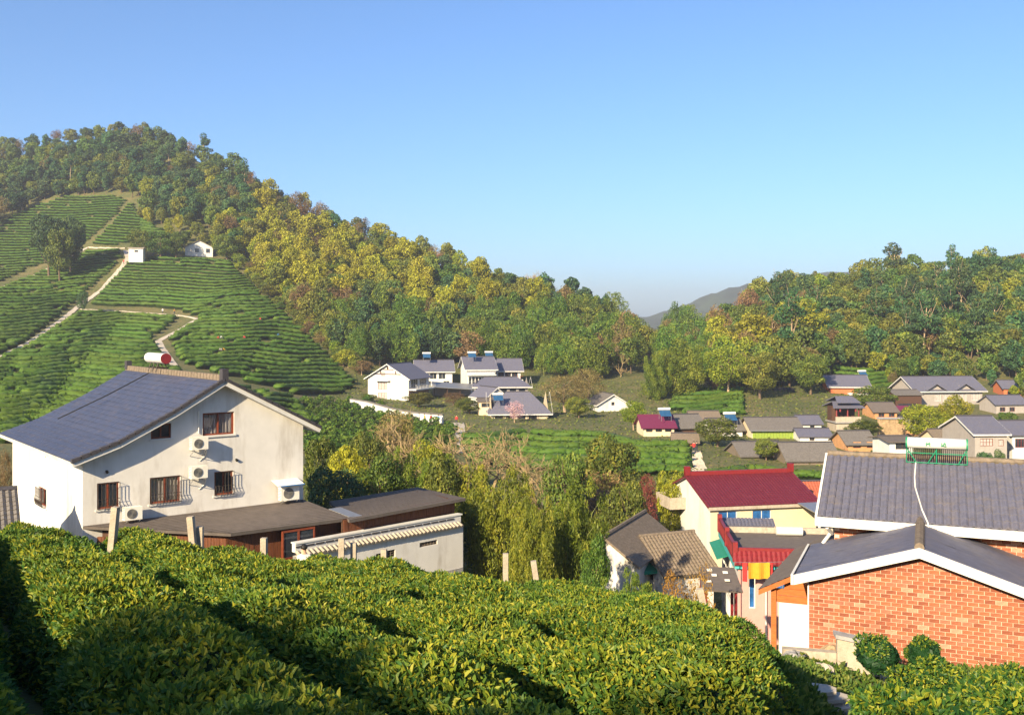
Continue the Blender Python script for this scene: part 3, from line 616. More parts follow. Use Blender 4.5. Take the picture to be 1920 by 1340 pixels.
def tiles(mb, E, A, L, curve, tw, tl, th=.035, prof=(0, 0), r=None, jitter=.004):
    """overlapping tiles: eave start E, unit vector A along the eave, curve = points from eave to ridge (offsets from E)"""
    E = Vector(E); A = Vector(A); cv = [Vector(c) for c in curve]; seg = [(b_ - a).length for a, b_ in zip(cv[:-1], cv[1:])]; T = sum(seg)
    def at(s_):
        s_ = max(0, min(T - 1e-6, s_)); k = 0
        while s_ > seg[k]: s_ -= seg[k]; k += 1
        d = (cv[k + 1] - cv[k]) / seg[k]; return cv[k] + d * s_, d
    nc = max(1, round(T / tl)); nw = max(1, round(L / tw)); w_ = L / nw; K = len(prof)
    for c in range(nc):
        p0, d0 = at(c * T / nc); p1, d1 = at((c + 1) * T / nc + .03); n0 = A.cross(d0).normalized(); n0 = n0 if n0.z > 0 else -n0
        off = 0
        for q in range(nw):
            jz = random.gauss(0, jitter); vs = []
            for lift, p in ((th + jz, p0), (.004, p1)):
                for i, h in enumerate(prof): vs.append(E + A * ((q + off + .03 + .94 * i / (K - 1)) * w_) + p + n0 * (lift + h))
            lo = [E + A * ((q + off + .03 + .94 * i / (K - 1)) * w_) + p0 + n0 * (h - .01) for i, h in enumerate(prof)]
            mb.add(vs + lo, [(i, i + 1, K + i + 1, K + i) for i in range(K - 1)] + [(2 * K + i, 2 * K + i + 1, i + 1, i) for i in range(K - 1)])
def gable_roof(root, W, D, H0, rise, mat, oh=.5, th=.14, axis='x', hip=0.0, ridge_mat='slate_dark', fascia=None, tile=None, apex=.5):
    """pitched roof with overhang; ridge along axis"""
    m = MB(); k = rise / (W * apex if axis == 'y' else D * apex); ez = H0 - k * oh
    if axis == 'x':
        yr = D * apex; x0, x1 = -oh + hip, W + oh - hip
        m.slab([(-oh, -oh, ez), (W + oh, -oh, ez), (x1, yr, H0 + rise), (x0, yr, H0 + rise)], th)
        kb = rise / (D - yr); m.slab([(W + oh, D + oh, H0 - kb * oh), (-oh, D + oh, H0 - kb * oh), (x0, yr, H0 + rise), (x1, yr, H0 + rise)], th)
        if hip: m.slab([(-oh, D + oh, ez), (-oh, -oh, ez), (x0, yr, H0 + rise)], th); m.slab([(W + oh, -oh, ez), (W + oh, D + oh, ez), (x1, yr, H0 + rise)], th)
        ra, rb_ = (x0, yr, H0 + rise + .02), (x1, yr, H0 + rise + .02)
    else:
        xr = W * apex
        m.slab([(-oh, D + oh, ez), (-oh, -oh, ez), (xr, -oh, H0 + rise), (xr, D + oh, H0 + rise)], th)
        kb = rise / (W - xr); m.slab([(W + oh, -oh, H0 - kb * oh), (W + oh, D + oh, H0 - kb * oh), (xr, D + oh, H0 + rise), (xr, -oh, H0 + rise)], th)
        ra, rb_ = (xr, -oh, H0 + rise + .02), (xr, D + oh, H0 + rise + .02)
    ro = m.build('roof', M[mat], root)
    m = MB(); m.tube([ra, rb_], .13, 6); m.build('ridge', M[ridge_mat], ro)
    if fascia:
        m = MB(); f = .22
        if axis == 'x':
            for x in (-oh - .03, W + oh):
                for (ya, za), (yb, zb) in ((( -oh, ez), (D * apex, H0 + rise)), ((D * apex, H0 + rise), (D + oh, ez))): m.prism([(x, ya, za - f), (x, yb, zb - f), (x, yb, zb - .01), (x, ya, za - .01)], (.03, 0, 0))
            m.box((-oh, -oh - .03, ez - f), (W + oh, -oh - .002, ez - .02))
        else:
            xr = W * apex
            for (xa, za), (xb, zb) in (((-oh, ez), (xr, H0 + rise)), ((xr, H0 + rise), (W + oh, ez))): m.prism([(xa, -oh - .035, za - f), (xb, -oh - .035, zb - f), (xb, -oh - .035, zb - .01), (xa, -oh - .035, za - .01)], (0, .03, 0))
            m.box((-oh - .03, -oh, ez - f), (-oh - .002, D + oh, ez - .02))
        m.build('fascia', M[fascia], ro)
    if tile:
        m = MB(); tm, tw, tl, prof = tile
        if axis == 'x': tiles(m, (-oh, -oh, ez + .004), (1, 0, 0), W + 2 * oh, [(0, 0, 0), (0, D * apex + oh, rise + k * oh)], tw, tl, .03, prof)
        else: tiles(m, (-oh, D + oh, ez + .004), (0, -1, 0), D + 2 * oh, [(0, 0, 0), (W * apex + oh, 0, rise + k * oh)], tw, tl, .03, prof)
        o = m.build('roof_tiles', M[tm], ro); o['kind'] = 'stuff'
    return ro
def walls(root, W, D, H0, mat, gable=None, rise=0.0, holes=None, apex=.5, z0=-2.5):
    """four walls in one part; gable 'x': ridge along x so the left/right walls are gables, 'y': front/back"""
    m = MB(); holes = holes or {}
    for f, L in (('front', W), ('left', D), ('right', D), ('back', W)):
        g = (gable == 'y' and f in ('front', 'back')) or (gable == 'x' and f in ('left', 'right'))
        top = [(0, H0), (L * apex, H0 + rise), (L, H0)] if g else [(0, H0), (L, H0)]
        wallsheet(m, fmap(f, W, D), L, top, holes.get(f, []), z0)
    return m.build('wall', M[mat], root)
def house(name, label, px0, Y, ang, px1, D, base, eave, rise, axis='x', wall='white2', roof='slate', oh=.5, wins=(), fascia=None, hip=0., tile=None, group=None, apex=.5, cat='house', frame='darkwood', glass='glass', ridge_mat='slate_dark'):
    """a whole house from its front-left corner; wins: (face, px0, px1, py0, py1 [, mullions, rails]) read on the photograph, or 'm' for metres"""
    o = P(px0, base, Y); a = R(ang); W = loc(o, a, px1, base)[0]; H0 = (base - eave) / F * Y
    root = empty(name, o, a); tag(root, label, cat, group); holes = {}; wl = []
    for wn in wins:
        f = wn[0]
        if f == 'm': f, x0, x1, z0, z1 = wn[1:6]; ex = wn[6:]
        else:
            pl, vl = ('y', 0.) if f == 'front' else ('x', 0. if f == 'left' else W)
            A_, B_ = loc(o, a, wn[1], wn[4], pl, vl), loc(o, a, wn[2], wn[3], pl, vl); ix = 0 if f == 'front' else 1
            x0, x1 = sorted((A_[ix], B_[ix])); z0, z1 = A_[2], B_[2]; ex = wn[5:]
        L = W if f in ('front', 'back') else D
        x0, x1 = max(.08, x0), min(L - .08, x1)
        if x1 - x0 < .15 or z1 - z0 < .15: continue
        holes.setdefault(f, []).append((x0, x1, z0, z1)); wl.append((f, x0, x1, z0, z1, ex))
    walls(root, W, D, H0, wall, axis, rise, holes, apex)
    for f, x0, x1, z0, z1, ex in wl:
        window(root, fmap(f, W, D), x0, x1, z0, z1, frame, glass, ex[0] if ex else 1, ex[1] if len(ex) > 1 else 0, .06)
    gable_roof(root, W, D, H0, rise, roof, oh, .14, axis, hip, ridge_mat, fascia, tile, apex)
    return root, W, H0
def solar(px, py, Y, label, ang=0, s=1.0):
    root = empty('solar_water_heater', P(px, py, Y), R(ang)); tag(root, label, 'solar heater', 'solar water heaters on the roofs'); root.scale = (s, s, s)
    m = MB(); m.slab([(-.95, -.7, .25), (.95, -.7, .25), (.95, .45, 1.15), (-.95, .45, 1.15)], .06); m.build('collector', M['solar'], root)
    m = MB(); m.tube([(-1.05, .55, 1.35), (1.05, .55, 1.35)], .24, 10); m.build('tank', M['tank'], root, smooth=False)
    m = MB()
    for x in (-.85, .85): m.tube([(x, .55, -.3), (x, .55, 1.2)], .03, 4); m.tube([(x, -.7, -.6), (x, -.7, .25)], .03, 4); m.tube([(x, -.7, .22), (x, .5, 1.12)], .03, 4)
    m.build('frame', M['metal'], root)
# ---------------------------------------------------------------- big white house
WO = Vector((-17.55, 40.0, -12.6)); WA = math.atan2(.625, .78); WW, WD = 9.86, 12.6
def wl(px, py, plane='y', val=0.): return loc(WO, WA, px, py, plane, val)
wh = empty('white_house', WO, WA); tag(wh, 'large white rendered house with long blue tiled roof and wall-mounted air conditioners', 'house')
ap = wl(414, 712); le = wl(152, 862); re = wl(568, 788)
prof_l = [(-.55, le.z - .02), (1.3, le.z + .62), (ap.x, ap.z)]; zr = ap.z
TOPF = [(0, le.z + .12), (1.3, le.z + .58), (ap.x, zr - .06), (WW, re.z)]
hf = []; wf = []
for x0, x1, y0, y1, kw in [(182, 223, 904, 953, dict(grille=True, mull=1, curtain=False)), (281, 338, 893, 942, dict(grille=True, curtain=True, mull=1)), (402, 437, 883, 927, dict(grille=True, mull=1)),
                           (283, 321, 794, 822, dict(mull=1)), (380, 439, 773, 815, dict(curtain=True, mull=1, rails=0))]:
    a, b_ = wl(x0, (y0 + y1) / 2), wl(x1, (y0 + y1) / 2); c = wl((x0 + x1) / 2, y1); d = wl((x0 + x1) / 2, y0)
    hf.append((a.x, b_.x, c.z, d.z)); wf.append(kw)
hl = []; wlk = []
for x0, x1, y0, y1, kw in [(75, 86, 830, 851, {}), (73, 87, 914, 948, dict(grille=True))]:
    a, b_ = wl(x0, (y0 + y1) / 2, 'x'), wl(x1, (y0 + y1) / 2, 'x'); c = wl((x0 + x1) / 2, y1, 'x'); d = wl((x0 + x1) / 2, y0, 'x')
    hl.append((min(a.y, b_.y), max(a.y, b_.y), c.z, d.z)); wlk.append(kw)
m = MB(); wallsheet(m, fmap('front', WW, WD), WW, TOPF, hf, -1.5); wallsheet(m, fmap('left', WW, WD), WD, [(0, le.z + .12), (WD, le.z + .12)], hl, -1.5)
wallsheet(m, fmap('right', WW, WD), WD, [(0, re.z), (WD, re.z)], [], -1.5); wallsheet(m, fmap('back', WW, WD), WW, TOPF, [], -1.5)
m.build('wall', M['white'], wh)
for h, kw in zip(hf, wf): window(wh, fmap('front', WW, WD), *h, sill='white2', **kw)
for h, kw in zip(hl, wlk): window(wh, fmap('left', WW, WD), *h, sill='white2', **kw)
# roof: white soffit slab, blue tiles, dark verge tiles, ridge
OF, OB = -.5, WD + .5
curve = [prof_l[0], prof_l[1], ((prof_l[1][0] + ap.x) / 2, (prof_l[1][1] + zr) / 2 - .10), (ap.x, zr)]
m = MB()
for (xa, za), (xb, zb) in zip(curve[:-1], curve[1:]): m.slab([(xa, OB, za), (xa, OF, za), (xb, OF, zb), (xb, OB, zb)], .20)
rs = (10.55, re.z - .38)
m.slab([(rs[0], OF, rs[1]), (rs[0], OB, rs[1]), (ap.x, OB, zr), (ap.x, OF, zr)], .20)
ro = m.build('roof', M['white2'], wh)
m = MB(); tiles(m, (curve[0][0], OB, curve[0][1] + .012), (0, -1, 0), OB - OF, [(x - curve[0][0], 0, z - curve[0][1]) for x, z in curve], .30, .34, .035, (0, .012, .012, 0))
o = m.build('roof_tiles', M['slate_blue'], ro); o['kind'] = 'stuff'
m = MB(); tiles(m, (rs[0], OF, rs[1] + .012), (0, 1, 0), OB - OF, [(0, 0, 0), (ap.x - rs[0], 0, zr - rs[1])], .30, .34, .035, (0, .012, .012, 0))
o = m.build('roof_tiles', M['slate_blue'], ro); o['kind'] = 'stuff'
def verge(cv):
    T = 0; pts = []
    for (xa, za), (xb, zb) in zip(cv[:-1], cv[1:]):
        n = max(1, int(math.hypot(xb - xa, zb - za) / .34))
        for k in range(n): pts.append((xa + (xb - xa) * k / n, za + (zb - za) * k / n, xa + (xb - xa) * (k + .9) / n, za + (zb - za) * (k + .9) / n))
    for xa, za, xb, zb in pts:
        m = MB(); m.prism([(xa, OF - .06, za - .03), (xb, OF - .06, zb - .03), (xb, OF - .06, zb + .11), (xa, OF - .06, za + .14)], (0, .24, 0)); m.build('verge_tile', M['slate_dark'], ro)
verge(curve); verge([rs, (ap.x, zr)])
m = MB()
for k in range(36):
    y = OF + (OB - OF) * k / 36; m.prism([(ap.x - .13, y, zr - .02), (ap.x + .13, y, zr - .02), (ap.x + .10, y, zr + .24), (ap.x - .10, y, zr + .24)], (0, .33, 0))
m.build('ridge', M['oldtile'], ro)
for y in (OF + .02, OB - .3): box('ridge_end', (ap.x - .14, y - .06, zr + .02), (ap.x + .14, y + .30, zr + .50), M['slate_dark'], ro)
m = MB(); q = wl(160, 775, 'y', 6.0)
m.tube([(ap.x - .3, 8.6, zr + .0), (ap.x - 2.4, 8.4, zr - 1.02), (ap.x - 4.6, 8.9, zr - 2.12)], .03, 5); o = m.build('water_pipe', M['black'], ro)
# air conditioners
def aircon(px, py, pyb, label, canopy=False, s=1.0):
    c = wl(px, (py + pyb) / 2); r_ = empty('air_conditioner', WO, WA); tag(r_, label, 'air conditioner', 'air conditioners on the white house')
    s *= .86; h = .62 * s; w_ = .84 * s; x0, z0 = c.x - w_ / 2, c.z - h / 2
    body = box('casing', (x0, -.52, z0), (x0 + w_, -.20, z0 + h), M['ac'], r_)
    mb = MB(); cx_ = x0 + w_ * .40; cz = z0 + h * .5
    mb.tube([(cx_, -.515, cz), (cx_, -.535, cz)], .235 * s, 20); mb.build('fan_grille', M['acgrille'], body)
    mb = MB()
    for k in range(5): mb.tube([(cx_ + .045 * s * (k + 1) * math.cos(t_), -.54, cz + .045 * s * (k + 1) * math.sin(t_)) for t_ in np.linspace(0, 6.28, 17)], .005, 3)
    mb.build('fan_guard', M['black'], body)
    mb = MB()
    for k in range(7): mb.box((x0 - .012, -.50, z0 + .08 + k * .07), (x0 + .0, -.24, z0 + .11 + k * .07))
    mb.build('side_louvre', M['acgrille'], body)
    mb = MB()
    for x in (x0 + .1, x0 + w_ - .1): mb.box((x - .02, -.54, z0 - .05), (x + .02, -.004, z0 - .006)); mb.tube([(x, -.50, z0 - .04), (x, -.01, z0 - .32)], .015, 4)
    mb.build('bracket', M['metal'], r_)
    mb = MB(); mb.tube([(x0 + w_ - .05, -.3, z0 + .1), (x0 + w_ + .08, -.15, z0 - .1), (x0 + w_ + .06, -.03, z0 - .35), (x0 + w_ - .2, -.02, z0 - .55)], .02, 5); mb.build('pipe', M['ac'], r_)
    if canopy:
        mb = MB(); mb.slab([(x0 - .25, -.75, z0 + h + .06), (x0 + w_ + .15, -.75, z0 + h + .06), (x0 + w_ + .15, -.01, z0 + h + .26), (x0 - .25, -.01, z0 + h + .26)], .03); cn = mb.build('canopy', M['ac'], r_); mb = MB(); mb.box((x0 - .26, -.77, z0 + h + .03), (x0 + w_ + .16, -.752, z0 + h + .075)); mb.build('canopy_edge', M['blue'], cn)
aircon(367, 817, 841, 'white air conditioner unit under the upper curtained window')
aircon(366, 871, 894, 'white air conditioner unit at mid wall, lower of the pair')
aircon(243, 946, 972, 'white air conditioner unit at the lower left beside the barred window')
aircon(535, 905, 937, 'white air conditioner unit under a small blue canopy at the right corner', True, 1.25)
for px, py in ((358, 759), (276, 796), (200, 883), (443, 861)):
    c = wl(px, py); mb = MB(); mb.tube([(c.x, -.10, c.z - .04), (c.x, .0, c.z)], .06, 8); mb.build('vent_cap', M['black'], wh)
c = wl(372, 770); mb = MB(); mb.tube([(c.x, -.04, c.z), (c.x, -.04, wl(372, 812).z)], .025, 5); mb.build('drain_pipe', M['ac'], wh)
# solar heater on its ridge
r_ = empty('solar_water_heater', Matrix.Translation(WO) @ Matrix.Rotation(WA, 4, 'Z') @ Vector((ap.x - .1, 7.9, zr + .2)), WA); tag(r_, 'white drum solar heater with red end on the white house ridge', 'solar heater', 'solar water heaters on the roofs')
m = MB(); m.tube([(-.02, -1.25, .58), (-.02, 1.25, .58)], .26, 16); tk = m.build('tank', M['tank'], r_, smooth=False)
m = MB(); m.tube([(-.02, -1.28, .58), (-.02, -1.22, .58)], .265, 16); m.build('end_cap', M['red'], tk)
m = MB()
for y in (-.55, 0, .55):
    for x in (-.22, .22): m.tube([(x * .7, y, .40), (x * 1.4, y, -.12)], .025, 4)
    m.tube([(-.28, y, .1), (.28, y, .1)], .02, 4)
m.build('frame', M['iron'], r_)
# ---------------------------------------------------------------- timber annexe with felt roof and the white garden wall
an = empty('timber_annexe', P(150, 990, 40.0)); tag(an, 'long low brown timber annexe with dark felt shingle roof below the white house', 'annexe')
ao = an.location
def ap_(px, py, Y): return P(px, py, Y) - ao
def wpt(px, py):       # a point on the gable wall of the white house, in annexe coordinates
    v = wl(px, py); return Matrix.Rotation(WA, 3, 'Z') @ Vector((v.x, -.02, v.z)) + WO - ao
A0, A1, A2, A3 = wpt(155, 986), ap_(433, 1000, 40.7), ap_(657, 971, 44.6), wpt(567, 936)
m = MB(); m.slab([A0, A1, A2, A3], .12); rf = m.build('roof', M['felt'], an)
B0, B1, B2, B3 = ap_(617, 940, 49.5), ap_(655, 975, 43.9), ap_(873, 934, 49.0), ap_(782, 913, 56)
m = MB(); m.slab([B0, B1, B2, B3], .12); m.build('roof', M['felt'], an)
def shingles(q, n, parent):
    mb = MB(); a, b_, c, d = [Vector(x) for x in q]      # a-b one side, d-c the other; courses run from a-d to b-c
    up = (b_ - a).cross(d - a).normalized(); up = up if up.z > 0 else -up
    for k in range(n):
        t0, t1 = k / n, (k + 1.02) / n; p0, p1, p2, p3 = a.lerp(b_, t0), a.lerp(b_, min(1, t1)), d.lerp(c, min(1, t1)), d.lerp(c, t0)
        mb.add([p0 + up * .006, p1 + up * .028, p2 + up * .028, p3 + up * .006, p1, p2], [(0, 1, 2, 3), (1, 4, 5, 2)])
    o = mb.build('shingle_courses', M['felt'], parent); o['kind'] = 'stuff'
shingles([A0, A1, A2, A3], 16, rf); shingles([B0, B1, B2, B3], 20, rf)
m = MB(); m.prism([A3.lerp(A2, .55) + Vector((0,0,.01)), A3.lerp(A2, 1.0) + Vector((0,0,.01)), A2 + Vector((.5,.35,.02)), A3.lerp(A2, .55) + Vector((.5,.35,.02))], (0, 0, .03)); m.build('flashing', M['metal'], rf)
def boards(p, q, zlo, zhi, name, parent, n, mat='wood'):
    """vertical boards between two points (xy), uneven depth"""
    d = (q - p); d.z = 0; L_ = d.length; d.normalize(); nn = Vector((d.y, -d.x, 0)); mb = MB()
    for k in range(n):
        a = p + d * (L_ * k / n); b_ = p + d * (L_ * (k + .93) / n); off = nn * (.0 + random.uniform(0, .02)); 
        mb.prism([(a.x + off.x, a.y + off.y, zlo), (b_.x + off.x, b_.y + off.y, zlo), (b_.x + off.x, b_.y + off.y, zhi), (a.x + off.x, a.y + off.y, zhi)], -nn * .05)
    o = mb.build(name, M[mat], parent); o['kind'] = 'stuff'; return o
ins = Vector((-.30, .32, 0))
def wallseg(p, q, drop, holes=None, n=60):
    a, b_ = Vector(p) + ins, Vector(q) + ins; boards(a, b_, min(a.z, b_.z) - drop, min(a.z, b_.z) - .06, 'board_wall', an, n)
    m = MB(); nn = Vector(((b_ - a).y, -(b_ - a).x, 0)).normalized(); m.prism([(a.x - nn.x*.1, a.y - nn.y*.1, a.z - 6), (b_.x - nn.x*.1, b_.y - nn.y*.1, b_.z - 6), (b_.x - nn.x*.1, b_.y - nn.y*.1, b_.z - .03), (a.x - nn.x*.1, a.y - nn.y*.1, a.z - .03)], -nn * .1); m.build('wall_core', M['darkwood'], an)
wallseg(A0 + Vector((.3, 0, 0)), A1, 2.2, n=46); wallseg(A1, A2, 2.4, n=50); wallseg(B1, B2 + Vector((-.25, -.28, 0)), 1.5, n=62)
e_ = Vector((B2.x - .5, B2.y + .1, B2.z)); wallseg(e_, B3 + Vector((.2, -.6, 0)), 2.4, n=40)
# the big sliding window in the timber wall
wa, wb = P(529, 1010, 42.45) - ao, P(590, 1000, 43.5) - ao; dv = wb - wa; dv.z = 0; wlen = dv.length; wang = math.atan2(dv.y, dv.x)
wr = link('window', None, an, (wa.x + .02, wa.y - .10, wa.z), wang)
m = MB()
for a, b_ in (((0, -.04, -.9), (.07, .06, .35)), ((wlen - .07, -.04, -.9), (wlen, .06, .35)), ((.07, -.04, .27), (wlen - .07, .06, .35)), ((.07, -.04, -.9), (wlen - .07, .06, -.82)), ((wlen * .47, -.03, -.82), (wlen * .53, .05, .27))): m.box(a, b_)
m.build('frame', M['woodframe'], wr); box('pane', (.06, .0, -.83), (wlen - .06, .012, .28), M['glass'], wr)
# garden wall
gw = empty('garden_wall', P(868, 1062, 48.6)); tag(gw, 'white garden wall with scalloped tile coping in front of the timber annexe', 'wall'); go = gw.location
G0, G1 = P(556, 1046, 42.0) - go, Vector((0, 0, P(868, 985, 48.6).z - go.z)); G0.z = G1.z
d = (G1 - G0); d.z = 0; GL = d.length; ga = math.atan2(d.y, d.x); gt = G1.z
fr = link('wall', None, gw, (G0.x, G0.y, 0), ga)
vents = []
for x0, x1, y0, y1 in ((787, 820, 1011, 1026), (726, 741, 1029, 1046), (705, 716, 1036, 1050)):
    a, b_ = loc(go + Vector((G0.x, G0.y, 0)), ga, x0, y1), loc(go + Vector((G0.x, G0.y, 0)), ga, x1, y0); vents.append((a.x, b_.x, a.z, b_.z))
m = MB(); wallsheet(m, lambda x, dd, z: (x, dd, z), GL, [(0, gt), (GL, gt)], vents, -3, .14); m.box((GL - .001, .005, -3), (GL + .02, .3, gt - .005)); m.add([(0, .3, gt), (GL, .3, gt), (GL, 0, gt), (0, 0, gt)], [(0, 1, 2, 3)]); m.add([(0, .3, -3), (GL, .3, -3), (GL, .3, gt), (0, .3, gt)], [(0, 1, 2, 3)]); m.build('render', M['white'], fr)
for a, b_, c, dd in vents:
    m = MB(); n = max(2, int((b_ - a) / .16))
    for k in range(n + 1): x = a + (b_ - a) * k / n; m.box((x - .012, .05, c), (x + .012, .09, dd))
    for k in range(4): z = c + (dd - c) * k / 3; m.box((a, .052, z - .012), (b_, .088, z + .012))
    m.build('lattice_vent', M['oldtile'], fr)
    box('vent_backing', (a, .135, c), (b_, .15, dd), M['black'], fr)
box('upper_band', (0, .10, gt + .16), (GL - .05, .36, gt + .52), M['white2'], fr)
m = MB()
for k in range(int(GL / .5)): m.box((k * .5 + .03, .07, gt + .36), (k * .5 + .45, .098, gt + .43))
m.build('dark_relief', M['slate_dark'], fr)
box('cap', (-.02, .06, gt + .52), (GL + .02, .42, gt + .58), M['white2'], fr)
mt = MB(); mt.tube([(0, -.22, 0), (0, .10, .14)], .085, 7); cm_ = None
for k in range(int(GL / .235)):
    if cm_ is None: o = mt.build('coping_tile', M['concrete'], fr, loc=(k * .235 + .1, .02, gt + .03)); cm_ = o.data
    else: link('coping_tile', cm_, fr, (k * .235 + .1, .02, gt + .03 + random.uniform(-.01, .01)))
sm = None
for r_i in range(3):
    for k in range(9):
        x = GL - .46 - k * .45 - (r_i % 2) * .22
        if sm is None: m = MB(); m.box((0, -.035, 0), (.43, .0, .23)); o = m.build('stone_block', M['stone'], fr, loc=(x, 0, -.75 + r_i * .25)); sm = o.data
        else: link('stone_block', sm, fr, (x, random.uniform(-.01, .0), -.75 + r_i * .25))
# left outbuilding with old tile roof
house('outbuilding', 'low outbuilding with weathered grey tile roof at the left edge', -70, 36.0, 30, 22, 4, 1030, 990, 1.0, 'x', 'white2', 'greytile', .3, tile=('greytile', .22, .3, (0, .05, 0)))
# ---------------------------------------------------------------- brick house on the right
BO = Vector((7.74, 25.5, -8.45)); BA = R(-23.0)
def bl_(px, py, plane='y', val=0.): return loc(BO, BA, px, py, plane, val)
bh = empty('brick_house', BO, BA); tag(bh, 'red brick house with lavender grey tiled roof and white fascia at the right', 'house')
pk = bl_(1724, 1036); el = bl_(1517, 1078); BWd = 2 * pk.x; yw = 3.6
TOPB = [(0, el.z), (pk.x, pk.z), (BWd, el.z)]
m = MB(); wallsheet(m, fmap('front', BWd, yw), BWd, TOPB, [], -2); wallsheet(m, fmap('left', BWd, yw), yw, [(0, el.z), (yw, el.z)], [], -2); wallsheet(m, fmap('right', BWd, yw), yw, [(0, el.z), (yw, el.z)], [], -2)
gwall = m.build('gable_wall', M['mortar'], bh)
bm_ = []
for i in range(5):
    m = MB(); m.box((0, 0, 0), (.236, .05, .088)); me = bpy.data.meshes.new('brick'); me.from_pydata(m.v, [], m.f); me.materials.append(M['brick%d' % i]); bm_.append(me)
spots = []
nc = int((pk.z + .3) / .1)
for c in range(-3, nc):
    z = c * .1
    for k in range(-1, int(BWd / .25) + 1):
        x = k * .25 + (c % 2) * .125
        if x + .236 > BWd: continue
        if x < 0: continue
        if np.interp([x, x + .236], [p[0] for p in TOPB], [p[1] for p in TOPB]).min() < z + .075: continue
        spots.append((x, z))
vis = [s_ for s_ in spots if CX + F * ((Matrix.Rotation(BA, 3, 'Z') @ Vector((s_[0], 0, s_[1]))) + BO).x / ((Matrix.Rotation(BA, 3, 'Z') @ Vector((s_[0], 0, s_[1]))) + BO).y < 1925 and s_[1] > .35]
vis.sort(key=lambda s_: -s_[0]); ind = set(vis[:300]); rest = MB()
for s_ in spots:
    ci = random.choices(range(5), [5, 3, 3, 1, 3])[0]; pr = -.008 - random.uniform(0, .010)
    if s_ in ind: link('brick', bm_[ci], gwall, (s_[0], pr, s_[1]))
    else: rest.cur = ci; rest.box((s_[0], pr, s_[1]), (s_[0] + .236, pr + .05, s_[1] + .088))
for c in range(-3, nc):
    if c % 2: rest.cur = random.randrange(5); rest.box((.0, -.014, c * .1), (.111, .03, c * .1 + .088)) if c * .1 + .088 < el.z else None
o = rest.build('brickwork', [M['brick%d' % i] for i in range(5)], gwall); o['kind'] = 'stuff'
# annexe roof
def ev_x(): return bl_(1533, 968, 'y', yw - .55).x
def ev_z(): return bl_(1533, 968, 'y', yw - .55).z
oh = .28; yb = yw - .02; EL = -.32; k_ = (pk.z - el.z) / pk.x; ez = el.z + EL * k_ + .12; rz_ = pk.z + .16
m = MB(); m.slab([(EL, yb, ez), (EL, -oh, ez), (pk.x, -oh, rz_), (pk.x, yb, rz_)], .05); m.slab([(BWd - EL, -oh, ez), (BWd - EL, yb, ez), (pk.x, yb, rz_), (pk.x, -oh, rz_)], .05)
r1 = m.build('annexe_roof', M['slate'], bh)
m = MB(); tiles(m, (EL, yb, ez + .01), (0, -1, 0), yb + oh, [(0, 0, 0), (pk.x - EL, 0, rz_ - ez)], .33, .42, .014, (0, 0), jitter=.002); tiles(m, (BWd - EL, -oh, ez + .01), (0, 1, 0), yb + oh, [(0, 0, 0), (-(pk.x - EL), 0, rz_ - ez)], .33, .42, .014, (0, 0), jitter=.002)
o = m.build('roof_tiles', M['slate'], r1); o['kind'] = 'stuff'
m = MB()
for (xa, za), (xb, zb) in (((EL - .03, ez), (pk.x, rz_)), ((pk.x, rz_), (BWd - EL + .03, ez))): m.prism([(xa, -oh - .07, za - .22), (xb, -oh - .07, zb - .22), (xb, -oh - .07, zb + .03), (xa, -oh - .07, za + .03)], (0, .066, 0))
m.prism([(EL - .10, -oh - .07, ez - .22), (EL - .10, -oh - .07, ez + .05), (EL - .04, -oh - .07, ez + .05), (EL - .04, -oh - .07, ez - .22)], (0, yb + oh, 0))
m.build('fascia', M['white2'], r1)
m = MB()
for k in range(9):
    y = -oh + k * .42; m.tube([(pk.x, y, rz_ + .03), (pk.x, y + .44, rz_ + .045)], .12, 8, .11)
m.build('ridge', M['oldtile'], r1)
m = MB(); xd = ev_x() + .36; m.tube([(xd - .1, yw - .5, ev_z() - .3), (xd, yw - .10, ev_z() - .55), (xd, yw - .10, el.z + .5), (xd - .25, yw - .25, el.z + .15)], .05, 8); m.build('downpipe', M['white2'], bh)
m = MB(); m.box((-.035, -.02, -2), (.0, .12, el.z - .05)); m.build('corner_trim', M['white2'], bh)
# main block behind: find the ridge plane so that both roof corners share one x
ev = bl_(1533, 968, 'y', yw - .55)
ybest = min(np.arange(yw + 1.5, yw + 9, .05), key=lambda y_: abs(bl_(1552, 852, 'y', y_).x - ev.x)); rg = bl_(1552, 852, 'y', ybest); xL, xR = ev.x, ev.x + 14
wz = ev.z - .12
m = MB(); wallsheet(m, lambda x, dd, z: (xL + .42 + x, yw + dd, z), xR - xL - .9, [(0, wz), (xR - xL - .9, wz)], [], -2)
yb2 = 2 * ybest - yw
m.add([(xL + .42, yb2, -2), (xL + .42, yw, -2), (xL + .42, yw, wz), (xL + .42, ybest, rg.z - .2), (xL + .42, yb2, wz)], [(0, 1, 2, 3, 4)]); mw = m.build('main_wall', M['mortar'], bh)
m = MB(); n0 = int(wz / .1)
for c in range(n0 - 16, n0 + 1):
    for k in range(int((xR - xL - .9) / .25)):
        x = xL + .43 + k * .25 + (c % 2) * .125; m.cur = random.choices(range(5), [5, 3, 3, 1, 3])[0]; pr = yw - .008 - random.uniform(0, .01)
        m.box((x, pr, c * .1 - .02), (x + .236, pr + .05, c * .1 + .068))
    for k in range(int((ybest - yw) / .25)):
        m.cur = random.choices(range(5), [5, 3, 3, 1, 3])[0]; m.box((xL + .412, yw + .02 + k * .25, c * .1 - .02), (xL + .46, yw + .256 + k * .25, c * .1 + .068))
o = m.build('brickwork', [M['brick%d' % i] for i in range(5)], mw); o['kind'] = 'stuff'
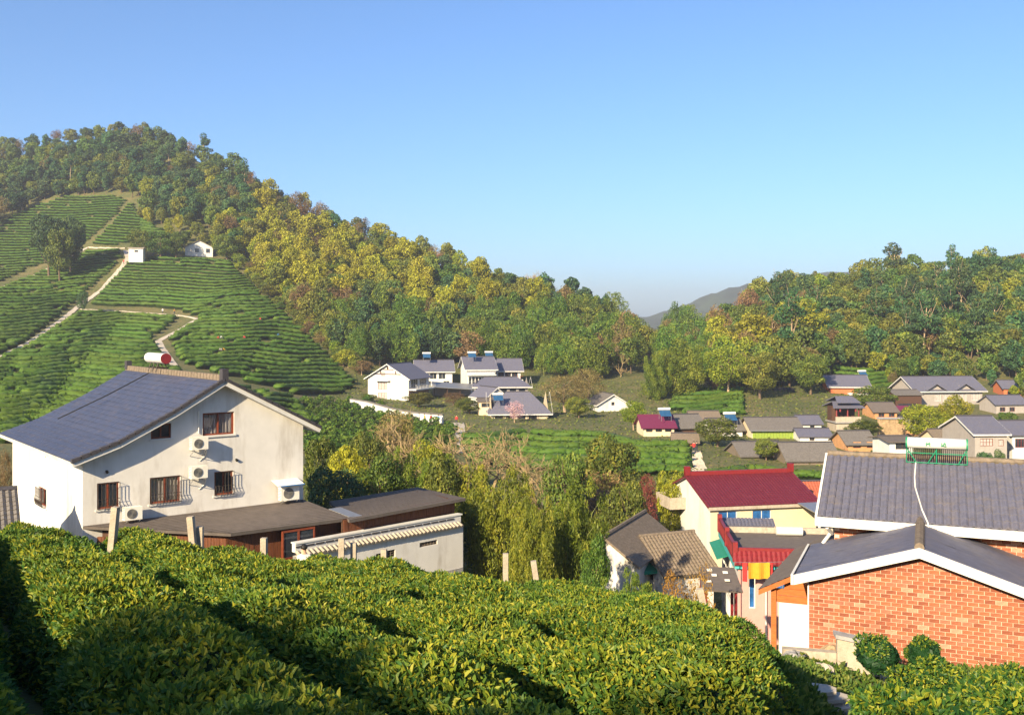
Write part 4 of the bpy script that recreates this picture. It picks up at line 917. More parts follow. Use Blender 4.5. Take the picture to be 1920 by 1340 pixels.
m = MB(); m.slab([(xL, ev.y, ev.z), (xR, ev.y, ev.z), (xR, ybest, rg.z), (xL, ybest, rg.z)], .06); m.slab([(xR, 2 * ybest - ev.y, ev.z), (xL, 2 * ybest - ev.y, ev.z), (xL, ybest, rg.z), (xR, ybest, rg.z)], .06); r2 = m.build('main_roof', M['slate'], bh)
m = MB(); tiles(m, (xL, ev.y, ev.z + .01), (1, 0, 0), xR - xL, [(0, 0, 0), (0, ybest - ev.y, rg.z - ev.z)], .21, .34, .03, (0, .0, .035, .035, 0)); o = m.build('roof_tiles', M['slate'], r2); o['kind'] = 'stuff'
m = MB(); m.box((xL - .05, ev.y - .06, ev.z - .26), (xR, ev.y - .002, ev.z + .0)); m.prism([(xL - .07, ev.y - .06, ev.z - .24), (xL - .07, ybest, rg.z - .2), (xL - .07, ybest, rg.z + .06), (xL - .07, ev.y - .06, ev.z + .04)], (.066, 0, 0)); m.build('fascia', M['white2'], r2)
m = MB()
for k in range(int((xR - xL) / .4)): m.tube([(xL + k * .4, ybest, rg.z + .04), (xL + k * .4 + .42, ybest, rg.z + .05)], .11, 7, .10)
m.build('ridge', M['oldtile'], r2)
def bw(x, y, z): return Matrix.Rotation(BA, 3, 'Z') @ Vector((x, y, z)) + BO
# its solar heater: tank, tubes, green stand, two painted characters
s0 = bl_(1700, 868, 'y', ybest); s1 = bl_(1813, 876, 'y', ybest)
sh = empty('solar_water_heater', bw(s0.x, ybest, rg.z + .02), BA); tag(sh, 'long white solar water tank on green stand with green characters on brick house ridge', 'solar heater', 'solar water heaters on the roofs')
SL = s1.x - s0.x; m = MB(); m.tube([(-.02, .1, .47), (SL + .02, .1, .47)], .17, 20); tk = m.build('tank', M['tank'], sh, smooth=True)
for x in (-.03, SL - .02): m = MB(); m.tube([(x, .1, .47), (x + .05, .1, .47)], .178, 20); m.build('end_cap', M['green'], tk)
for k in range(30):
    m = MB(); x = .05 + (SL - .1) * k / 29; m.tube([(x, .08, .34), (x, -.30, -.04)], .014, 5); m.build('glass_tube', M['tubes'], sh)
m = MB()
for a, b_ in (((0, -.34, -.08), (SL, -.34, -.08)), ((0, .1, .3), (0, .1, -.05)), ((SL, .1, .3), (SL, .1, -.05)), ((0, .1, .3), (0, -.34, -.08)), ((SL, .1, .3), (SL, -.34, -.08)), ((SL * .5, .0, .3), (SL * .5, -.34, -.08)), ((.02, -.02, .28), (SL * .16, -.34, -.07)), ((SL * .5, -.02, .28), (SL * .36, -.34, -.07)), ((SL * .98, -.02, .28), (SL * .86, -.34, -.07)), ((0, -.1, .18), (SL, -.1, .18))): m.tube([a, b_], .016, 5)
m.build('stand', M['green'], sh)
STROKES = [[((.1,.95),(.25,.7)), ((.45,1.0),(.52,.72)), ((.9,.98),(.7,.68)), ((0,.52),(1,.55)), ((.38,.42),(.08,.02)), ((.6,.42),(.92,.02))],
           [((.05,.98),(.2,.82)), ((.0,.62),(.18,.62)), ((.18,.62),(.12,.2)), ((.0,.08),(.25,.16)), ((.25,.16),(1,.04)), ((.35,.72),(1,.76)), ((.66,1.0),(.6,.6)), ((.6,.6),(.34,.26)), ((.64,.62),(.95,.28))]]
for st, x0 in zip(STROKES, (SL * .315, SL * .575)):
    m = MB()
    for (xa, za), (xb, zb) in st:
        a, b_ = Vector((x0 + xa * .15, 0, .40 + za * .14)), Vector((x0 + xb * .15, 0, .40 + zb * .14)); n = Vector((-(b_ - a).z, 0, (b_ - a).x)).normalized() * .013
        q = [a - n, b_ - n, b_ + n, a + n]
        for v in q: v.y = .1 - math.sqrt(max(.0, .17 ** 2 - (v.z - .47) ** 2)) - .02
        m.prism(q, (0, .02, 0))
    m.build('character', M['green'], tk)
m = MB(); w0, w1, w2 = bl_(1718, 868, 'y', ybest), bl_(1716, 930, 'y', (ybest + ev.y) / 2), bl_(1740, 985, 'y', ev.y - .1)
sl_ = (rg.z - ev.z) / (ybest - ev.y)
pt = lambda v, lift=.08: (v.x, v.y, ev.z + (v.y - ev.y) * sl_ + lift)
m.tube([pt(w0), (w1.x - .02, w1.y + .5, ev.z + (w1.y + .5 - ev.y) * sl_ + .08), pt(w1), (w2.x - .15, w2.y + .5, ev.z + .5 * sl_ + .1), (w2.x, w2.y, ev.z + .06), (w2.x + .06, w2.y - .05, ev.z - .35)], .022, 6); m.build('hose', M['white2'], r2)
# ---------------------------------------------------------------- white hamlet below the tea hill
HG = 'houses of the white hamlet'
r_, W_, H_ = house('house', 'white timber-trimmed gable house with grey roof at the left of the hamlet', 690, 222, -22, 766, 10, 752, 706, 3.0, 'y', 'white2', 'slate', .7,
    [('front', 709, 726, 715, 730, 2), ('front', 709, 726, 736, 751, 2), ('front', 715, 722, 697, 705, 0)], fascia='white2', group=HG, frame='woodframe', glass='curtain')
fm = fmap('front', W_, 10); m = MB()
for a, b_ in (((W_ * .12, -.05, H_ + .55), (W_ * .88, -.004, H_ + .75)), ((W_ * .3, -.05, H_ + 1.6), (W_ * .7, -.004, H_ + 1.78)), ((W_ * .47, -.055, H_ + 1.8), (W_ * .51, -.004, H_ + 2.7)), ((W_ * .3, -.055, H_ + .76), (W_ * .325, -.004, H_ + 1.6)), ((W_ * .675, -.055, H_ + .76), (W_ * .70, -.004, H_ + 1.6))): fbox(m, fm, a, b_)
m.build('timber_trim', M['darkwood'], r_)
m = MB(); m.box((W_ * .22, -.9, H_ - .9), (W_ * .55, -.006, H_ - .75)); 
for k in range(9): m.box((W_ * .22 + k * W_ * .0405, -.9, H_ - .75), (W_ * .22 + k * W_ * .0405 + .05, -.85, H_ - .05))
m.box((W_ * .22, -.91, H_ - .05), (W_ * .55, -.84, H_ + .02)); m.build('balcony', M['white2'], r_)
for k in range(2): window(r_, fmap('right', W_, 10), 1.0 + k * 4.2, 4.3 + k * 4.2, H_ - 2.4, H_ - .3, 'white2', 'glass', 2, d0=-.09)
m = MB(); m.box((W_ + .006, .2, H_ - 2.9), (W_ + 1.8, 9.8, H_ - 2.6))
for k in range(14): m.box((W_ + 1.72, .3 + k * .72, H_ - 2.6), (W_ + 1.78, .36 + k * .72, H_ - 1.7))
m.box((W_ + 1.7, .2, H_ - 1.7), (W_ + 1.8, 9.8, H_ - 1.6)); m.build('terrace', M['white2'], r_)
m = MB()
for k in range(16): m.box((W_ + .02, .4 + k * .6, 0), (W_ + .12, .6 + k * .6, H_ - 2.92))
m.build('timber_screen', M['woodframe'], r_)
def row_wins(f, xs, z0, z1, w_, **k): return [('m', f, x, x + w_, z0, z1, 1) for x in xs]
r_, W_, H_ = house('house', 'white house with glazed upper floor behind, left of the back row', 782, 244, 8, 848, 9, 728, 694, 2.4, 'x', 'white2', 'slate', .7, row_wins('front', (1.0, 3.2, 5.4), 2.3, 4.1, 1.7) + row_wins('front', (2.0, 6.6), .3, 1.8, 1.5), fascia='white2', group=HG, frame='white2')
r_, W_, H_ = house('house', 'tall white gable house with tall glazed front in the middle of the back row', 876, 236, 12, 928, 10, 738, 690, 2.6, 'x', 'white2', 'slate', .7, [('m', 'front', .4 + k * .82, 1.1 + k * .82, .8, 4.0, 0, 2) for k in range(8)] + [('m', 'left', 6.5, 7.6, 4.3, 5.4, 0)], fascia='white2', group=HG, frame='white2')
m = MB(); m.box((-.1, -1.3, 4.4), (W_ + .1, -.006, 4.6))
for k in range(12): m.box((-.05 + k * W_ / 11.2, -1.28, 4.6), (.0 + k * W_ / 11.2, -1.24, 5.4))
m.box((-.1, -1.3, 5.4), (W_ + .1, -1.22, 5.47)); m.build('balcony', M['white2'], r_)
r_, W_, H_ = house('house', 'white house with red balcony rail at the right of the back row', 931, 243, 6, 976, 9, 732, 692, 2.5, 'x', 'white2', 'slate', .8, row_wins('front', (.4, 2.1, 3.8), 3.0, 4.9, 1.5) + row_wins('front', (.6, 2.5, 4.3), .4, 2.0, 1.2), fascia='white2', group=HG, frame='woodframe')
m = MB(); m.box((-.3, -1.3, 2.5), (W_ + .5, -.006, 2.75)); m.build('balcony', M['white2'], r_)
m = MB()
for k in range(16): m.box((-.2 + k * W_ / 15, -1.28, 2.75), (-.13 + k * W_ / 15, -1.22, 3.5))
m.box((-.3, -1.3, 3.5), (W_ + .5, -1.2, 3.6)); m.build('balcony_rail', M['red'], r_)
r_, W_, H_ = house('pavilion', 'grey brick pavilion with low hipped roof in the hamlet', 893, 214, 4, 990, 8, 752, 722, 1.6, 'x', 'greywall', 'slate', .9, [('m', 'front', .5, 1.5, .9, 2.9, 0)] + [('m', 'front', 5.3 + k * 2, 6.8 + k * 2, .5, 2.8, 0) for k in range(3)], hip=3.0, fascia='white2', group=HG, frame='white2')
house('house', 'small white gable house tucked below the hipped pavilion', 912, 204, 30, 950, 7, 762, 744, 1.9, 'y', 'white2', 'slate', .4, [('m', 'front', 1.8, 2.5, 1.6, 2.2, 0)], fascia='white2', group=HG)
r_, W_, H_ = house('house', 'low house with wide grey hipped roof and pink blossom in front', 922, 190, 5, 1028, 9, 790, 770, 3.4, 'x', 'cream', 'slate', .8, [('m', 'front', .6 + k * 2.2, 2.2 + k * 2.2, .4, 1.5, 1) for k in range(4)], hip=4.0, fascia='white2', group=HG)
house('house', 'small orange-walled flat house left of the wide grey roof', 898, 196, 5, 925, 5, 768, 752, .5, 'x', 'cream', 'felt', .3, [('m', 'front', .5, 2.2, .5, 1.3, 1)], group=HG)
m = MB(); o_ = P(812, 752, 226); lr = empty('lean_to', o_, R(8)); tag(lr, 'open lean-to with pale sheet roof between the hamlet houses', 'lean-to')
m.slab([(0, 0, 3.3), (9.5, -1.0, 2.7), (9.5, 6, 3.6), (0, 6, 4.2)], .1); m.build('roof', M['metal'], lr)
for x in (.2, 3.2, 6.2, 9.2): box('post', (x, .1, -1), (x + .15, .25, 3.1 - x * .05), M['darkwood'], lr)
box('back_wall', (.2, 5.5, -1), (9.3, 5.7, 3.2), M['greywall'], lr)
# boundary wall of the hamlet
def long_wall(name, label, pts, h, th, mat, cap=None, cat='wall', y0=85, y1=300):
    P0 = [hit(x, y, y0, y1) for x, y in pts]; root = empty(name, P0[0]); tag(root, label, cat)
    for a, b_ in zip(P0[:-1], P0[1:]):
        a, b_ = a - P0[0], b_ - P0[0]; d = (b_ - a); n = Vector((-d.y, d.x, 0)).normalized() * th
        m = MB(); m.prism([a - Vector((0,0,1)), b_ - Vector((0,0,1)), b_ + Vector((0,0,h)), a + Vector((0,0,h))], n); m.build('wall_section', M[mat], root)
        if cap: m = MB(); m.prism([a + Vector((0,0,h + .003)) - n * .5, b_ + Vector((0,0,h + .003)) - n * .5, b_ + Vector((0,0,h + .2)), a + Vector((0,0,h + .2))], n * 2); m.build('coping', M[cap], root)
    return root
long_wall('boundary_wall', 'white boundary wall stepping down in front of the hamlet', [(656, 762), (690, 768), (730, 780), (775, 789), (830, 794)], 1.5, .25, 'white2', 'greytile')
SOL = [(800, 672, 246, 'small solar heater on the left back-row roof of the hamlet'), (885, 671, 238, 'small solar heater on the tall white gable house'), (917, 670, 246, 'small solar heater on the roof with the red balcony'), (934, 752, 190, 'small solar heater on the block beside the pink blossom'),
       (1247, 782, 164, 'small solar heater on the maroon sheet roof'), (1370, 790, 163, 'small solar heater left of the long lime-walled building'), (1618, 706, 236, 'blue solar heater on the orange brick house roof')]
for x, y, Y, l in SOL: solar(x, y, Y, l, 10)
# ---------------------------------------------------------------- mid valley and right-hand village
house('house', 'small white gable house alone among bare trees at the valley centre', 1121, 205, 14, 1178, 8, 772, 757, 2.0, 'y', 'white2', 'greytile', .5, [('m', 'front', 3.0, 3.7, 1.3, 2.0, 0)], fascia='white2')
house('house', 'low house with maroon sheet roof beside the round tree', 1207, 163, 4, 1264, 6, 812, 799, 1.6, 'x', 'cream', 'purple', .5, [('m', 'front', .4 + k * 1.6, 1.5 + k * 1.6, .2, 1.0, 1) for k in range(3)], ridge_mat='purple')
house('house', 'low dark tiled house right of the maroon roof', 1276, 166, 16, 1322, 7, 812, 800, 1.8, 'x', 'darkwood', 'greytile', .5)
house('shed', 'low brown tiled shed in front of the dark tiled house', 1264, 152, -8, 1306, 4, 832, 826, 1.0, 'x', 'orangewood', 'oldtile', .5, cat='shed')
r_, W_, H_ = house('long_building', 'long grey-roofed building with lime green front', 1410, 160, 2, 1502, 7, 822, 803, 1.5, 'x', 'cream', 'greytile', .5)
m = MB()
for k in range(16): m.box((.1 + k * (W_ - .2) / 16, -.05 - (k % 2) * .02, -.5), (.1 + (k + .94) * (W_ - .2) / 16, -.006, H_ - .35))
m.build('green_sheeting', M['greenpanel'], r_)
box('gutter_strip', (-.5, -.75, H_ - .38), (W_ + .5, -.52, H_ - .22), M['metal'], r_)
house('house', 'small white low house right of the lime green front', 1500, 156, -2, 1558, 5, 828, 816, .9, 'x', 'white2', 'slate', .4, [('m', 'front', 1.5, 2.3, .2, .8, 1)])
house('house', 'small grey-roofed white house above the long building', 1502, 172, 2, 1540, 5, 812, 793, 1.2, 'x', 'white2', 'slate', .4, [('m', 'front', 1.6, 2.4, .4, 1.5, 0)])
house('barn', 'old tile-roofed barn in the middle of the village, left of the pair', 1392, 138, 6, 1472, 7, 862, 853, 1.5, 'x', 'oldtile', 'greytile', .4, cat='barn')
house('barn', 'old tile-roofed barn right of the pair beside the tea terraces', 1478, 132, 3, 1574, 7, 870, 861, 1.9, 'x', 'oldtile', 'greytile', .4, cat='barn')
def pavilion(px, Y, base, label):
    r_ = empty('pavilion', P(px, base, Y), R(4)); tag(r_, label, 'pavilion')
    box('lower_wall', (0, 0, -2), (4.2, 4, 2.0), M['concrete'], r_); box('balustrade', (-.2, -.3, 2.0), (4.4, -.1, 2.9), M['concrete'], r_); box('floor_slab', (-.3, -.4, 1.8), (4.5, 4.2, 1.998), M['stone'], r_)
    for x in (0, 2, 4):
        m = MB(); m.tube([(x + .1, .1, 2), (x + .1, .1, 4.6)], .13, 6); m.build('column', M['red'], r_)
    box('back_wall', (0, 2.0, 2), (4.2, 4, 4.6), M['darkwood'], r_)
    for z, s_ in ((4.5, 1.0), (5.4, .75)):
        m = MB(); c = 2.1; w_ = 2.9 * s_; m.slab([(c - w_, -.7 * s_, z), (c + w_, -.7 * s_, z), (c + w_ * .7, 2, z + 1.0), (c - w_ * .7, 2, z + 1.0)], .12); m.slab([(c + w_, 4.7, z), (c - w_, 4.7, z), (c - w_ * .7, 2, z + 1.0), (c + w_ * .7, 2, z + 1.0)], .12); m.build('roof', M['slate'], r_)
    for x in (.6, 3.4):
        m = MB(); m.tube([(x, -.25, 4.35), (x, -.25, 4.2), (x, -.25, 3.95), (x, -.25, 3.8)], .16, 8); m.build('lantern', M['red'], r_)
pavilion(1568, 172, 812, 'red-columned pavilion with two-tier grey roof and lanterns')
r_, W_, H_ = house('house', 'orange brick house with blue heater on its roof among the trees', 1556, 230, -6, 1628, 9, 762, 722, 2.2, 'x', 'orangebrick', 'slate', .7, [('m', 'front', 5.6, 7.6, 3.4, 4.4, 2), ('m', 'front', .8, 1.2, .4, 1.0, 0), ('m', 'front', 2.2, 2.6, .4, 1.0, 0), ('m', 'front', 6.4, 7.8, .4, 2.2, 1)], fascia='white2', frame='white2')
box('balcony', (4.0, -1.2, 2.8), (8.6, -.006, 3.3), M['white2'], r_)
house('hut', 'little bare concrete hut with dark roof on the bank', 1456, 228, -4, 1488, 4.5, 758, 735, .8, 'x', 'concrete', 'slate_dark', .4, [('m', 'front', 1.5, 2.2, 1.2, 2.1, 0)], cat='hut')
r_, W_, H_ = house('house', 'large grey house with wavy gabled roof on the right', 1718, 214, 8, 1842, 10, 782, 730, 2.6, 'x', 'greywall', 'slate', .8,
    [('front', 1752, 1764, 738, 752, 0), ('front', 1768, 1786, 737, 752, 2), ('front', 1797, 1812, 738, 752, 1), ('front', 1821, 1838, 738, 751, 2), ('front', 1798, 1806, 722, 732, 0), ('front', 1822, 1838, 762, 775, 2), ('front', 1752, 1764, 762, 775, 1)], fascia='white2', frame='white2', glass='curtain')
for f_ in (.28, .72):
    m = MB(); x = W_ * f_; m.slab([(x - 2.4, -.85, H_ - .15), (x, -.85, H_ + 1.3), (x, 4.5, H_ + 1.9), (x - 2.4, 3.5, H_ + .5)], .14); m.slab([(x, -.85, H_ + 1.3), (x + 2.4, -.85, H_ - .15), (x + 2.4, 3.5, H_ + .5), (x, 4.5, H_ + 1.9)], .14); m.build('dormer_roof', M['slate'], r_)
    m = MB(); m.prism([(x - 2.0, -.03, H_ - .3), (x + 2.0, -.03, H_ - .3), (x, -.03, H_ + 1.1)], (0, .02, 0)); m.build('dormer_gable', M['greywall'], r_)
house('annexe', 'dark timber annexe left of the large grey house', 1680, 210, 4, 1728, 6, 772, 739, .8, 'x', 'darkwood', 'greytile', .4, [('m', 'front', .5, 5.0, .4, 1.8, 4)], cat='annexe')
m = MB(); aw = empty('awning', P(1680, 778, 200)); tag(aw, 'purple awning roof below the timber annexe', 'awning'); m.slab([(0, -1.2, 1.0), (3.0, -1.2, 1.0), (2.7, .6, 1.9), (.2, .6, 1.9)], .06); m.build('canopy', M['purple'], aw)
for x in (.2, 2.7): box('post', (x, -1.1, -3), (x + .1, -1.0, 1.0), M['metal'], aw)
house('house', 'upper terrace house with red panelled front among pines', 1752, 262, 2, 1816, 8, 712, 684, .5, 'x', 'cream', 'felt', .6, [('m', 'front', .6 + k * 1.6, 1.9 + k * 1.6, 2.2, 3.4, 0) for k in range(5)], frame='red', glass='redroof')
house('hut', 'small grey hut with slate roof in front of the red panelled house', 1758, 250, 6, 1782, 4, 708, 696, .7, 'x', 'greywall', 'slate', .4, [('m', 'front', 1.0, 2.0, .5, 1.3, 0)], cat='hut')
house('house', 'grey flat-topped house at the right edge of the upper village', 1832, 258, 4, 1878, 7, 712, 686, .6, 'x', 'greywall', 'felt', .4, [('m', 'front', .6 + k * 1.9, 1.9 + k * 1.9, .8, 2.2, 1) for k in range(3)])
house('house', 'grey house with lavender roof behind the solar tank', 1828, 128, 2, 1888, 9, 846, 811, 1.8, 'x', 'greywall', 'slate', .4, [('front', 1838, 1862, 822, 836, 3, 1), ('front', 1872, 1882, 824, 836, 0)], fascia='white2', frame='woodframe', glass='curtain')
house('house', 'low white flat house left behind the solar tank', 1668, 126, 4, 1712, 5, 848, 826, .35, 'x', 'white2', 'felt', .5, [('m', 'front', .8, 2.6, .4, 1.2, 1)])
house('house', 'white and red shop house cut by the right frame edge', 1898, 132, 2, 1990, 7, 850, 812, 1.4, 'x', 'white2', 'slate', .5, [('m', 'front', .4 + k * 1.7, 1.7 + k * 1.7, .8, 2.0, 2) for k in range(4)], frame='red')
long_wall('retaining_wall', 'rough stone retaining wall left of the lime green tree', [(1648, 826), (1698, 826)], 3.6, .5, 'rock', 'stone')
house('cottage', 'white cottage with brown roof on the hilltop above the tea', 347, 352, 16, 399, 7, 478, 462, 2.4, 'y', 'white2', 'oldtile', .5, [('m', 'front', 3.4, 4.8, 1.0, 2.4, 1), ('m', 'front', 7.2, 8.6, .9, 2.4, 1)], cat='cottage')
house('hut', 'tiny white flat-roofed hut at the top of the hill path', 241, 338, 8, 268, 3, 478, 465, .3, 'x', 'white2', 'concrete', .3, [('m', 'front', 2.0, 3.2, 1.0, 1.7, 0)], cat='hut')
house('house', 'lone house with pale gable half hidden on the wooded ridge', 1004, 330, 12, 1030, 6, 603, 583, 1.8, 'y', 'cream', 'oldtile', .5, [('m', 'front', 1.6, 2.6, 1.0, 2.0, 0)])
house('house', 'distant white house at the valley head between the hills', 1238, 330, 10, 1262, 6, 644, 632, 1.6, 'y', 'white2', 'greytile', .4)
for nm, lb, x0, x1, b_, hpx, a_, wm, rm in (('house', 'low tiled house with ochre wall under the retaining wall', 1590, 1640, 846, 16, 4, 'orangewall', 'greytile'), ('house', 'brown tiled house half hidden by the lime trees', 1700, 1762, 818, 18, -4, 'orangewall', 'greytile'), ('house', 'slate-roofed grey house at the far right above the shop', 1868, 1925, 776, 20, 6, 'greywall', 'slate'),
    ('house', 'small ochre house below the orange brick house', 1640, 1682, 786, 16, 3, 'orangewall', 'felt'), ('house', 'low white house behind the wide olive tree', 1336, 1392, 818, 14, 5, 'white2', 'greytile'), ('house', 'red-walled house at the right edge of the upper village', 1882, 1935, 744, 18, -5, 'orangebrick', 'slate'), ('house', 'low dark tiled house under the bank of tea', 1300, 1350, 800, 12, 2, 'darkwood', 'oldtile'), ('house', 'pale house with brown roof right of the stone wall', 1762, 1808, 842, 16, 5, 'cream', 'oldtile')):
    p_ = hit(x0, b_, 100, 300); house(nm, lb, x0, p_.y, a_, x1, 6, b_, b_ - hpx, 1.5, 'x', wm, rm, .5, [('m', 'front', .8 + k * 2.1, 2.0 + k * 2.1, .5, 1.4, 1) for k in range(2)], frame='woodframe')
# ---------------------------------------------------------------- red-roofed house and its neighbours
r_, W_, H_ = house('red_roof_house', 'white house with maroon tiled roof, balconies on its gable end', 1332, 80, 12, 1530, 9.3, 1082, 946, 1.7, 'x', 'cream', 'redtile', .35,
    [('front', 1347, 1382, 957, 976, 1), ('front', 1411, 1446, 955, 974, 1)], frame='white2', glass='blueglass', tile=('redtile', .28, .36, (0, .05, 0)), ridge_mat='red')
box('gable_render', (-.02, -.01, -2.4), (-.003, 9.3, H_ - .1), M['white2'], r_)
m = MB(); m.prism([(-.02, 0, H_ - .1), (-.02, 9.3, H_ - .1), (-.02, 4.65, H_ + 1.58)], (.016, 0, 0)); m.build('gable_render', M['white2'], r_)
m = MB(); m.box((-.35, 4.5, H_ + 1.72), (W_ + .35, 4.8, H_ + 2.05)); m.build('ridge_crest', M['red'], r_)
for x in (-.35, W_ - .1): box('ridge_end', (x, 4.45, H_ + 1.74), (x + .45, 4.85, H_ + 2.5), M['red'], r_)
for z in (H_ - 1.3, H_ - 4.4):
    m = MB(); m.box((-1.5, 5.2, z), (-.022, 8.6, z + .15)); m.box((-1.5, 5.2, z + .15), (-1.4, 8.6, z + 1.0)); m.box((-1.4, 5.2, z + .15), (-.022, 5.3, z + 1.0)); m.box((-1.4, 8.5, z + .15), (-.022, 8.6, z + 1.0)); m.build('balcony', M['concrete'], r_)
box('eave_board', (-.3, -.34, H_ - .42), (W_ + .3, -.28, H_ - .14), M['concrete'], r_)
m = MB(); m.slab([(W_ * .80, -3.6, H_ - .35), (W_ + 3, -3.6, H_ - .35), (W_ + 3, -.4, H_ - .05), (W_ * .80, -.4, H_ - .05)], .08); m.build('porch_roof', M['metal'], r_)
for x in (W_ * .82, W_ + .5, W_ + 2.8): box('porch_post', (x, -3.5, H_ - 4), (x + .14, -3.36, H_ - .44), M['white2'], r_)
house('shed', 'small shed with orange-red tile roof behind the maroon roof', 1496, 92, 4, 1552, 4, 962, 938, 1.5, 'x', 'concrete', 'redroof', .3, cat='shed', tile=('redroof', .3, .36, (0, .04, 0)))
# pink house with flat roof
PO = P(1384, 1140, 58); PA = R(-6)
ph = empty('pink_house', PO, PA); tag(ph, 'pink tiled house with flat roof, red baluster parapet and teal trim', 'house')
pq = lambda px, py, v=0.: loc(PO, PA, px, py, 'y', v)
L0 = pq(1540, 1060).x; zt = pq(1420, 1058).z; DD = 8.8
m = MB(); hz = [(.6, 1.0, zt - 2.6, zt - .6), (2.2, 2.9, zt - 2.0, zt - .9)]
wallsheet(m, fmap('front', L0, DD), L0, [(0, zt), (L0, zt)], hz, -3); m.build('front_wall', M['pink'], ph)
for h in hz: window(ph, fmap('front', L0, DD), *h, 'white2', 'blueglass', 0)
side = fmap('left', L0, DD); m = MB(); hz = [(.9, 4.2, zt - 2.9, zt - .8), (4.9, 8.0, zt - 2.9, zt - .8)]
wallsheet(m, side, DD, [(0, zt), (DD, zt)], hz, -3); m.build('side_wall', M['white2'], ph)
for h in hz: window(ph, side, *h, 'white2', 'curtain', 3)
m = MB()
for k in range(24): fbox(m, side, (1.0 + k * .3, -.12, zt - 4.3), (1.06 + k * .3, -.06, zt - 3.1))
fbox(m, side, (.9, -.14, zt - 3.1), (8.3, -.04, zt - 3.0)); m.build('window_rail', M['white2'], ph)
m = MB(); m.slab([(-.9, 3.5, zt - .55), (-.9, 8.4, zt - .55), (-.01, 8.4, zt - .25), (-.01, 3.5, zt - .25)], .04); m.build('window_canopy', M['green'], ph)
box('flat_roof', (-.1, -.1, zt), (L0 + 3, DD + .1, zt + .12), M['felt'], ph)
box('teal_band', (-.25, -.25, zt - .22), (L0, -.105, zt + .06), M['teal'], ph); box('teal_band', (-.25, -.1, zt - .22), (-.105, DD, zt + .06), M['teal'], ph)
m = MB(); m.slab([(-.3, -.45, zt + .05), (L0, -.45, zt + .05), (L0, .1, zt + .75), (-.1, .1, zt + .75)], .08); tiles(m, (-.3, -.45, zt + .07), (1, 0, 0), L0 + .3, [(0, 0, 0), (0, .55, .7)], .28, .3, .03, (0, .05, 0)); m.build('parapet_tiles', M['red'], ph)
m = MB(); m.box((-.1, .1, zt + .12), (L0, .3, zt + .95)); m.build('front_parapet', M['red'], ph)
m = MB()
for k in range(28): m.box((-.22, .4 + k * .3, zt + .25), (-.12, .5 + k * .3, zt + .95))
m.box((-.26, .2, zt + .95), (-.06, DD, zt + 1.08)); m.box((-.24, .2, zt + .122), (-.08, DD, zt + .25)); m.build('balustrade', M['red'], ph)
for y in (.15, DD * .5, DD - .1): box('parapet_pier', (-.3, y - .18, zt + .122), (-.02, y + .18, zt + 1.3), M['red'], ph)
box('rear_parapet', (.2, DD - .3, zt + .121), (L0 + 2.5, DD - .1, zt + .5), M['concrete'], ph)
m = MB(); m.slab([(.1, DD - .2, zt + .52), (L0 * .72, DD - .2, zt + .52), (L0 * .72, DD + .9, zt + .85), (.1, DD + .9, zt + .85)], .06); tiles(m, (.1, DD - .2, zt + .54), (1, 0, 0), L0 * .72, [(0, 0, 0), (0, 1.1, .33)], .24, .3, .03, (0, .04, 0)); m.build('tiled_coping', M['slate'], ph)
m = MB(); m.tube([(L0 * .72, DD - 1.0, zt + .42), (L0 * .72 + 1.7, DD - 1.0, zt + .42)], .28, 12); m.build('roof_tank', M['tank'], ph, smooth=False)
m = MB(); m.tube([(1.6, -.14, zt - .3), (1.6, -.14, -2)], .05, 6); m.build('downpipe', M['white2'], ph)
# washing line with cloths
wn = empty('washing', bw(-2.2, 1.0, 0)); 
wn.location = PO + Vector((.4, -1.2, 0)); tag(wn, 'yellow and red cloths drying on a line below the pink house', 'washing')
zc = pq(1405, 1085).z
for x0, x1, c, d_ in ((-.1, 1.15, 'cloth_y', .95), (-.42, -.16, 'cloth_r', 1.1), (1.2, 1.32, 'cloth_r', .9)):
    m = MB(); n = 12
    for k in range(n):
        a, b_ = x0 + (x1 - x0) * k / n, x0 + (x1 - x0) * (k + 1) / n; f = lambda q: .05 * math.sin(q * 9)
        m.add([(a, f(a), zc + 1.25), (b_, f(b_), zc + 1.25), (b_, f(b_) * 1.6, zc + 1.25 - d_), (a, f(a) * 1.6, zc + 1.25 - d_)], [(0, 1, 2, 3)])
    m.build('cloth', M[c], wn)
m = MB(); m.tube([(-.9, 0, zc + 1.27), (.4, 0, zc + 1.24), (1.9, 0, zc + 1.3)], .012, 4); m.tube([(-.9, 0, -3), (-.9, 0, zc + 1.3)], .03, 5); m.tube([(1.9, 0, -3), (1.9, 0, zc + 1.32)], .03, 5); m.build('line', M['metal'], wn)
# small tile house, white gable house, long roof, carport
house('tile_cottage', 'small white cottage with mossy grooved tile roof beside the pink house', 1250, 60, 22, 1338, 5.5, 1125, 1073, 1.7, 'x', 'white', 'oldtile', .35, [('m', 'left', 1.6, 2.4, .8, 1.8, 0)], tile=('oldtile', .26, .3, (0, .07, .07, 0)), ridge_mat='oldtile', cat='cottage')
house('white_cottage', 'white-walled house with brown tile roof right of the bamboo', 1108, 60, -24, 1190, 8, 1100, 1040, 1.3, 'y', 'white', 'oldtile', .5, tile=('oldtile', .26, .34, (0, .06, 0)), ridge_mat='oldtile', cat='house', apex=.35)
house('long_tile_house', 'long grey tile roof half hidden behind the bare tree', 1010, 84, -16, 1130, 7, 1040, 985, 2.6, 'x', 'greywall', 'greytile', .5, tile=('greytile', .26, .36, (0, .06, 0)), ridge_mat='greytile')
house('veranda', 'dark slate veranda roof with red lanterns beside the red-roofed house', 1186, 70, 6, 1262, 3.4, 1090, 1030, .5, 'x', 'darkwood', 'slate_dark', .4, cat='veranda')
